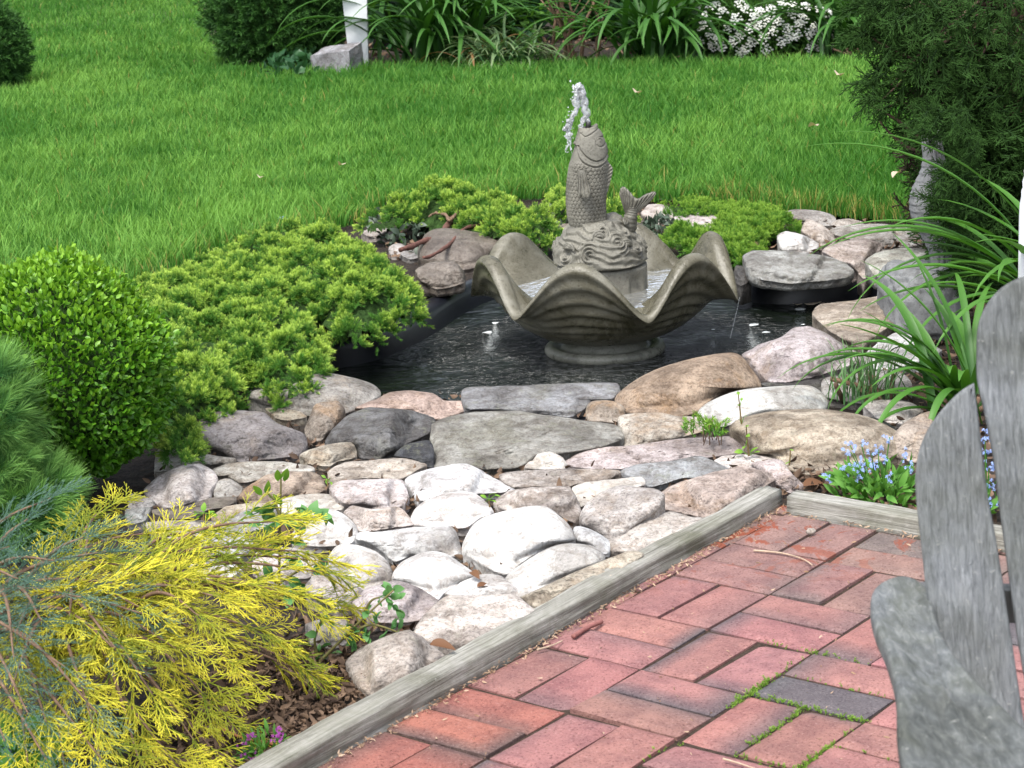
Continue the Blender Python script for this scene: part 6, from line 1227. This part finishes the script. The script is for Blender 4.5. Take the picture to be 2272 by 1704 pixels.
# ------------------------------------------------------------------ weathered garden chair (slatted, with paddle arms)
GREYW = wood_mat("silvered_wood", (.072, .078, .082), (.165, .175, .185), (.26, .272, .285), (60, 24, 1.3), .18, 5)
def board(name, outline, nrm, thick, mat, parent, n=120, label=None, rnd=.005):
    """flat board from a closed 3-D outline, rounded edges"""
    o = resample(np.array(outline, float), n); c_ = o.mean(0); nrm = np.asarray(nrm, float); nrm /= np.linalg.norm(nrm)
    o = o - np.outer((o - c_) @ nrm, nrm); tang = np.roll(o, -1, 0) - np.roll(o, 1, 0); inn = np.cross(nrm, tang); inn /= np.linalg.norm(inn, axis=1)[:, None] + 1e-9
    if np.mean(np.sum(inn * (c_ - o), 1)) < 0: inn = -inn
    rings = []
    for a in np.linspace(0, pi / 2, 5): rings.append(o + inn * rnd * (1 - sin(a)) * 0 + inn * rnd * (1 - cos(pi / 2 - a)) * 1.0 + nrm * (-thick / 2 + rnd * (1 - sin(a)) * 0 + rnd * (sin(a)) - 0) if False else o + inn * rnd * (1 - sin(a)) + nrm * (-thick / 2 + rnd * (1 - cos(a))))
    for a in np.linspace(pi / 2, 0, 5): rings.append(o + inn * rnd * (1 - sin(a)) + nrm * (thick / 2 - rnd * (1 - cos(a))))
    V = np.concatenate(rings); M = len(rings); inner = []
    for s_ in (.8, .5, .2): inner.append(c_ + (rings[-1] - c_) * s_)
    innerb = [c_ + (rings[0] - c_) * s_ for s_ in (.8, .5, .2)]
    allr = innerb[::-1] + rings + inner; V = np.concatenate(allr + [[c_ - nrm * thick / 2], [c_ + nrm * thick / 2]]); M = len(allr); k = np.arange(n); k2 = (k + 1) % n
    Fs = [gridfaces(M, n, True), np.stack([np.full(n, M * n), k2, k], -1), np.stack([(M - 1) * n + k, (M - 1) * n + k2, np.full(n, M * n + 1)], -1)]
    ob = build(name, V, Fs, mat, parent); me = ob.data
    import bmesh
    bm = bmesh.new(); bm.from_mesh(me); bmesh.ops.recalc_face_normals(bm, faces=bm.faces); bm.to_mesh(me); bm.free()
    if label: ob["label"] = label
    return ob
# back plane: leans away from the camera
A0 = atY(1995, 1330, 1.98); up_ = np.array([.0, .36, 1.0]); up_ /= np.linalg.norm(up_)
nb_ = np.array([-.20, -1.0, .36]); nb_ -= up_ * (nb_ @ up_); nb_ /= np.linalg.norm(nb_)
PB = lambda x, y: onplane(x, y, A0, nb_)
chair = thing("garden_chair", (A0[0] + .25, A0[1] - .15, 0), "weathered grey slatted garden chair with a broad curved arm at the right edge", "chair")
board("back_slat", [PB(x, y) for x, y in cat([(2104, 828), (2075, 845), (2035, 885), (2003, 930), (1985, 975), (1977, 1030), (1979, 1080), (1990, 1180), (2004, 1300), (2030, 1440), (2062, 1570), (2100, 1720)], 60).tolist() + cat([(2246, 1720), (2212, 1560), (2186, 1387), (2154, 1180), (2134, 1071), (2119, 950), (2107, 850)], 50).tolist()], nb_, .02, GREYW, chair)
board("back_slat", [PB(x, y) for x, y in cat([(2262, 590), (2212, 598), (2175, 614), (2148, 636), (2126, 667), (2113, 702), (2109, 750), (2111, 825), (2126, 891), (2147, 1001), (2155, 1071), (2170, 1180), (2199, 1387), (2230, 1560), (2262, 1720)], 60).tolist() + cat([(2440, 1720), (2370, 1500), (2325, 1200), (2300, 900), (2290, 650)], 50).tolist()], nb_, .02, GREYW, chair)
for q in (1, 2, 3):
    dx = 165 * q; tp_ = [(2310, 540), (2310, 545), (2310, 610)][q - 1][1]
    board("back_slat", [PB(x, y) for x, y in cat([(2296 + dx - 165, tp_ + 15), (2375 + dx - 165, tp_), (2450 + dx - 165, tp_ + 15), (2455 + dx - 165, 800), (2480 + dx - 165, 1200), (2570 + dx - 165, 1720)], 60).tolist() + cat([(2415 + dx - 165, 1720), (2330 + dx - 165, 1200), (2300 + dx - 165, 800)], 50).tolist()], nb_, .02, GREYW, chair)
# arm: paddle seen from above
za = A0[2] + .005
armo = cat([(1935, 1265), (1972, 1268), (2000, 1285), (2018, 1325), (2030, 1375), (2060, 1430), (2110, 1490), (2170, 1550), (2240, 1620), (2320, 1700), (2360, 1790), (2300, 1860), (2150, 1870), (2000, 1800), (1955, 1700), (1938, 1600), (1935, 1510), (1915, 1430), (1890, 1370), (1880, 1320), (1892, 1285)], 140, True)
board("armrest", [at(x, y, za) for x, y in armo], (0, 0, 1), .024, wood_mat("silvered_arm", (.065, .072, .074), (.13, .14, .146), (.235, .245, .25), (18, 5, 6), .35, 7), chair, 160, rnd=.007)
# bracket behind the slats, legs, seat and rails
def beam(name, a, e, w_, h_, par=chair, side=None):
    a, e = np.array(a, float), np.array(e, float); d = (e - a) / np.linalg.norm(e - a); s_ = np.cross(d, [0, 0, 1.0]) if abs(d[2]) < .9 else np.array([1.0, 0, 0]); s_ /= np.linalg.norm(s_); t_ = np.cross(s_, d)
    base = np.array([a + s_ * w_ / 2 * i + t_ * h_ / 2 * j_ for i, j_ in ((-1, -1), (1, -1), (1, 1), (-1, 1))]); V, Fc = subdiv_box(np.concatenate([base, base + (e - a)]), 6, .0, 1)
    ob = build(name, V, Fc, GREYW, par, smooth=False)
    import bmesh
    bm = bmesh.new(); bm.from_mesh(ob.data); bmesh.ops.remove_doubles(bm, verts=bm.verts, dist=.0005); bmesh.ops.recalc_face_normals(bm, faces=bm.faces); bm.to_mesh(ob.data); bm.free(); return ob
br = atY(2010, 1297, 2.06); beam("back_rail", br - [.022, 0, 0], br + [.62, -.12, 0], .022, .035)
fr = at(2230, 1720, za - .02); fr2 = fr + np.array([.56, -.10, 0])
beam("leg", [fr[0], fr[1], 0], [fr[0], fr[1], za - .02], .09, .022); beam("leg", [fr2[0], fr2[1], 0], [fr2[0], fr2[1], za - .02], .09, .022)
rr0 = np.array([A0[0] + .10, A0[1] + .38, 0.03]); ff0 = np.array([fr[0] + .03, fr[1] - .02, .36]); beam("side_rail", rr0, ff0, .024, .12); beam("side_rail", rr0 + [.48, -.09, 0], ff0 + [.48, -.09, 0], .024, .12)
for q in range(6):
    p = ff0 + (rr0 - ff0) * (.03 + .105 * q) + np.array([0, 0, .075]); beam("seat_slat", p, p + [.50, -.094, 0], .075, .02)
a2 = [at(x, y, za) + np.array([.66, -.13, 0]) for x, y in armo]; beam("arm_support", [fr[0], fr[1], za - .16], [fr[0] + .001, fr[1] - .09, za - .02], .022, .05)
c2 = np.array(a2).mean(0); a2 = [np.array([2 * c2[0] - p[0], p[1], p[2]]) for p in a2]; board("armrest", a2, (0, 0, 1), .024, GREYW, chair, 140, rnd=.007)

# ------------------------------------------------------------------ small things on the bricks and in the bed
MOSS = leaf_mat("joint_moss", (.09, .20, .015), (.16, .30, .03), tip=(.24, .36, .06), gloss=.2, trans=.2)
def jointmoss():
    r = np.random.default_rng(301); P = []
    runs = [(2, 2, 2, 3, 40), (2, 2.7, 2, 3.3, 70), (2, 3, 3, 3, 110), (2.5, 3, 2.5, 3.8, 90), (3, 3, 3, 4, 30), (2.5, 4, 3, 4, 25), (2.5, 2, 2, 2, 18), (2, 2, 1.5, 2, 14), (2, 2.5, 3, 2.5, 16), (3, 4, 3, 4.6, 40), (3, 3.5, 3.5, 3.5, 12), (2, 4, 2, 4.5, 10), (3, 3.5, 3, 4, 40)]
    for j0, i0, j1, i1, n_ in runs:
        t = r.beta(.8, .8, n_)
        for s in t:
            p = lat(j0 + (j1 - j0) * s, i0 + (i1 - i0) * s, -.004); w_ = .0036 * (1 + 1.2 * noise.noise(Vector((p[0] * 22, p[1] * 22, 1)))); w_ = max(w_, .0012); P.append(p + np.array([r.normal(0, w_), r.normal(0, w_), 0]))
    P = np.array(P); D = r.normal(0, .6, P.shape) + [0, 0, .8]; bag = Bag(); scat(bag, needles_t(12, 1.2, .7, .5, .10, seed=8), P, D, r.uniform(.003, .0075, len(P)), rng=r)
    tag(bag.out("moss", MOSS), kind="stuff")
jointmoss()
DRY = leaf_mat("dry_debris", (.22, .13, .075), (.42, .31, .22), gloss=.2, trans=.05)
def debris():
    r = np.random.default_rng(311); n_ = 900; s = r.uniform(0, 1.9, n_); off = np.abs(r.normal(0, .011, n_)); P = np.array([[*(TB0 + td * a - tn * (b + .002)), .003] for a, b in zip(s, off)])
    s2 = r.uniform(0, .9, 300); P2 = np.array([[*(TC0 + bd * a - bn * (abs(r.normal(0, .012)) + .002)), .003] for a in s2]); n3 = 260; P3 = []
    for _ in range(n3): j0 = r.integers(0, 8) / 2; i0 = r.integers(-2, 12) / 2; P3.append(lat(j0 + (r.uniform(0, 1) if r.uniform() < .5 else 0), i0 + r.uniform(0, 1), .002) + [r.normal(0, .003), r.normal(0, .003), 0])
    P3 = np.array(P3); P3 = P3[((P3[:, :2] - TB0) @ tn < 0) & ((P3[:, :2] - TC0) @ bn < 0)]
    P = np.concatenate([P, P2, P3]); D = r.normal(0, 1, P.shape); D[:, 2] *= .25; bag = Bag(); scat(bag, leaf_t(.3, .3, .4), P, D, r.uniform(.003, .011, len(P)), rng=r); tag(bag.out("dry_debris", DRY), kind="stuff")
debris()
TWG = plain("dry_twig", (.36, .27, .20), .8, .2, .3, 60)
def stick(label, pts, r_, z=.006, grp="dry twigs on the bricks"):
    c_ = cat([at(x, y, z) for x, y in pts], 24); tag(build("twig", *tube(c_, np.linspace(r_, r_ * .5, 24), 6), TWG, loc=c_[0]), label, "twig", grp)
stick("long thin twig lying across the bricks near the far corner", [(1628, 1189), (1690, 1195), (1735, 1208), (1755, 1221)], .0022)
stick("short straight twig on a brick near the bottom edge", [(1562, 1639), (1600, 1650), (1640, 1664)], .0020)
stick("tiny twig on the mottled brick by the middle of the timber", [(1160, 1404), (1190, 1395), (1215, 1384)], .0022)
RED = plain("red_stick", (.22, .09, .08), .7, .3, .3, 60)
c_ = cat([at(x, y, .008) for x, y in [(1238, 1375), (1270, 1355), (1300, 1342)]], 20); tag(build("dead_stick", *tube(c_, .0042, 7), RED, loc=c_[0]), "thick reddish dead stick lying against the timber on the bricks", "twig", "dry twigs on the bricks")
WIRE = plain("orange_wire", (.30, .13, .06), .5, .4, .1)
c_ = cat([at(x, y, .012) for x, y in [(470, 1570), (520, 1592), (580, 1605), (640, 1622)]], 40); tag(build("garden_wire", *tube(c_, .0022, 7), WIRE, loc=c_[0]), "thin orange-brown wire running over the mulch to the timber", "wire")
c_ = cat([at(x, y, .03) for x, y in [(1790, 895), (1840, 905), (1890, 908), (1925, 925), (1950, 950)]], 40); tag(build("pump_hose", *tube(c_, .006, 8), DARK, loc=c_[0]), "black hose lying between the striped tan boulder and the pinkish white stone", "hose")
# curled dead leaves
DL = leaf_mat("dead_leaf", (.10, .045, .02), (.16, .075, .035), gloss=.35, trans=.15)
def dleaf(label, x, y, z, sz, az, mat=DL, nm="dead_leaf", w_=.5, grp="dead leaves"):
    b_ = at(x, y, z); t = leaf_t(w_, .55, .35, 7); D = np.array([[sin(az), -cos(az), .15]]); V, Fs, ta = scatter(t[0], t[1], b_[None], frames(D, np.array([.3])), sz, t[2]); tag(build(nm, V, Fs, mat, loc=b_, attrs={"t": ta}), label, "leaf", grp)
dleaf("curled brown leaf in the hollow of the pinkish slab", 928, 1392, .05, .042, 1.2)
dleaf("small rusty leaf standing beside the biggest white boulder", 1018, 1235, .035, .03, .4)
dleaf("rusty leaf at the foot of the domed chalk-white stone", 1030, 1268, .02, .028, 2.0)
dleaf("pinkish brown leaf near the corner of the two timbers", 1735, 1050, .015, .055, 1.9)
PLL = leaf_mat("pale_leaf", (.42, .34, .24), (.55, .45, .34), gloss=.2, trans=.2)
for lb, x, y, sz in [("pale fallen leaf on the lawn just left of the dark cedar, below the white flowers", 1808, 162, .09), ("pale fallen leaf on the lawn above the low juniper", 740, 356, .055), ("pale fallen leaf on the lawn near the statue", 1945, 372, .06), ("brownish fallen leaf on the lawn right of the water jet", 1372, 200, .08), ("pale fallen leaf on the lawn left of the low juniper's top", 560, 384, .05), ("tan fallen leaf in the middle of the right lawn", 1765, 272, .06)]:
    dleaf(lb, x, y, .075, sz, random.uniform(0, 6), PLL, "fallen_leaf", .6, "fallen leaves on the lawn")
c_ = at(1752, 1148, .007); V = sph * [.010, .008, .007] + c_; o = build("pebble", V, [gridfaces(6, 8, True)], STONE['granite'], loc=c_); o.color = (.42, .38, .34, 1); tag(o, "little round pebble on the bricks near the corner of the timbers", "pebble")

# ------------------------------------------------------------------ unseen trees added behind the garden to shape the pond's dark reflections
TRL = leaf_mat("tree_leaves", (.02, .07, .012), (.04, .11, .02), gloss=.3, trans=.25)
def tree(x, y, hgt, rad, seed, label):
    r = np.random.default_rng(seed); root = thing("reflection_tree", (x, y, 0), label, "tree", "unseen trees added for the pond reflections"); build("trunk", *tube(cat([(x, y, -.1), (x + .1, y, hgt * .4), (x - .05, y, hgt * .8)], 20), np.linspace(.16, .05, 20), 10), BARK, root)
    n_ = 6500; d = r.normal(0, 1, (n_, 3)); d /= np.linalg.norm(d, axis=1)[:, None]; rr = r.uniform(.35, 1, n_) ** .5; P = np.array([x, y, hgt * .56]) + d * np.array([rad, rad * .8, hgt * .47]) * (rr * (1 + .3 * vnoise(d, 2.5, 3, seed)))[:, None]; bag = Bag(); scat(bag, leaf_t(.7, .2, .2, 1), P, r.normal(0, 1, (n_, 3)), r.uniform(.22, .42, n_), rng=r); bag.out("crown", TRL, root)
for q, (x, y, h_, r_) in enumerate([(-6.8, 25, 11.5, 3.4), (-3.2, 23.5, 11, 2.5), (.4, 24, 6.0, 1.5), (3.0, 25, 4.8, 1.3), (7.6, 22, 11, 3.2), (11.5, 18, 9.5, 2.8), (-12.5, 24, 11, 3.4)]): tree(x, y, h_, r_, 400 + q, "unseen leafy tree added behind the flower border for the pond reflections")
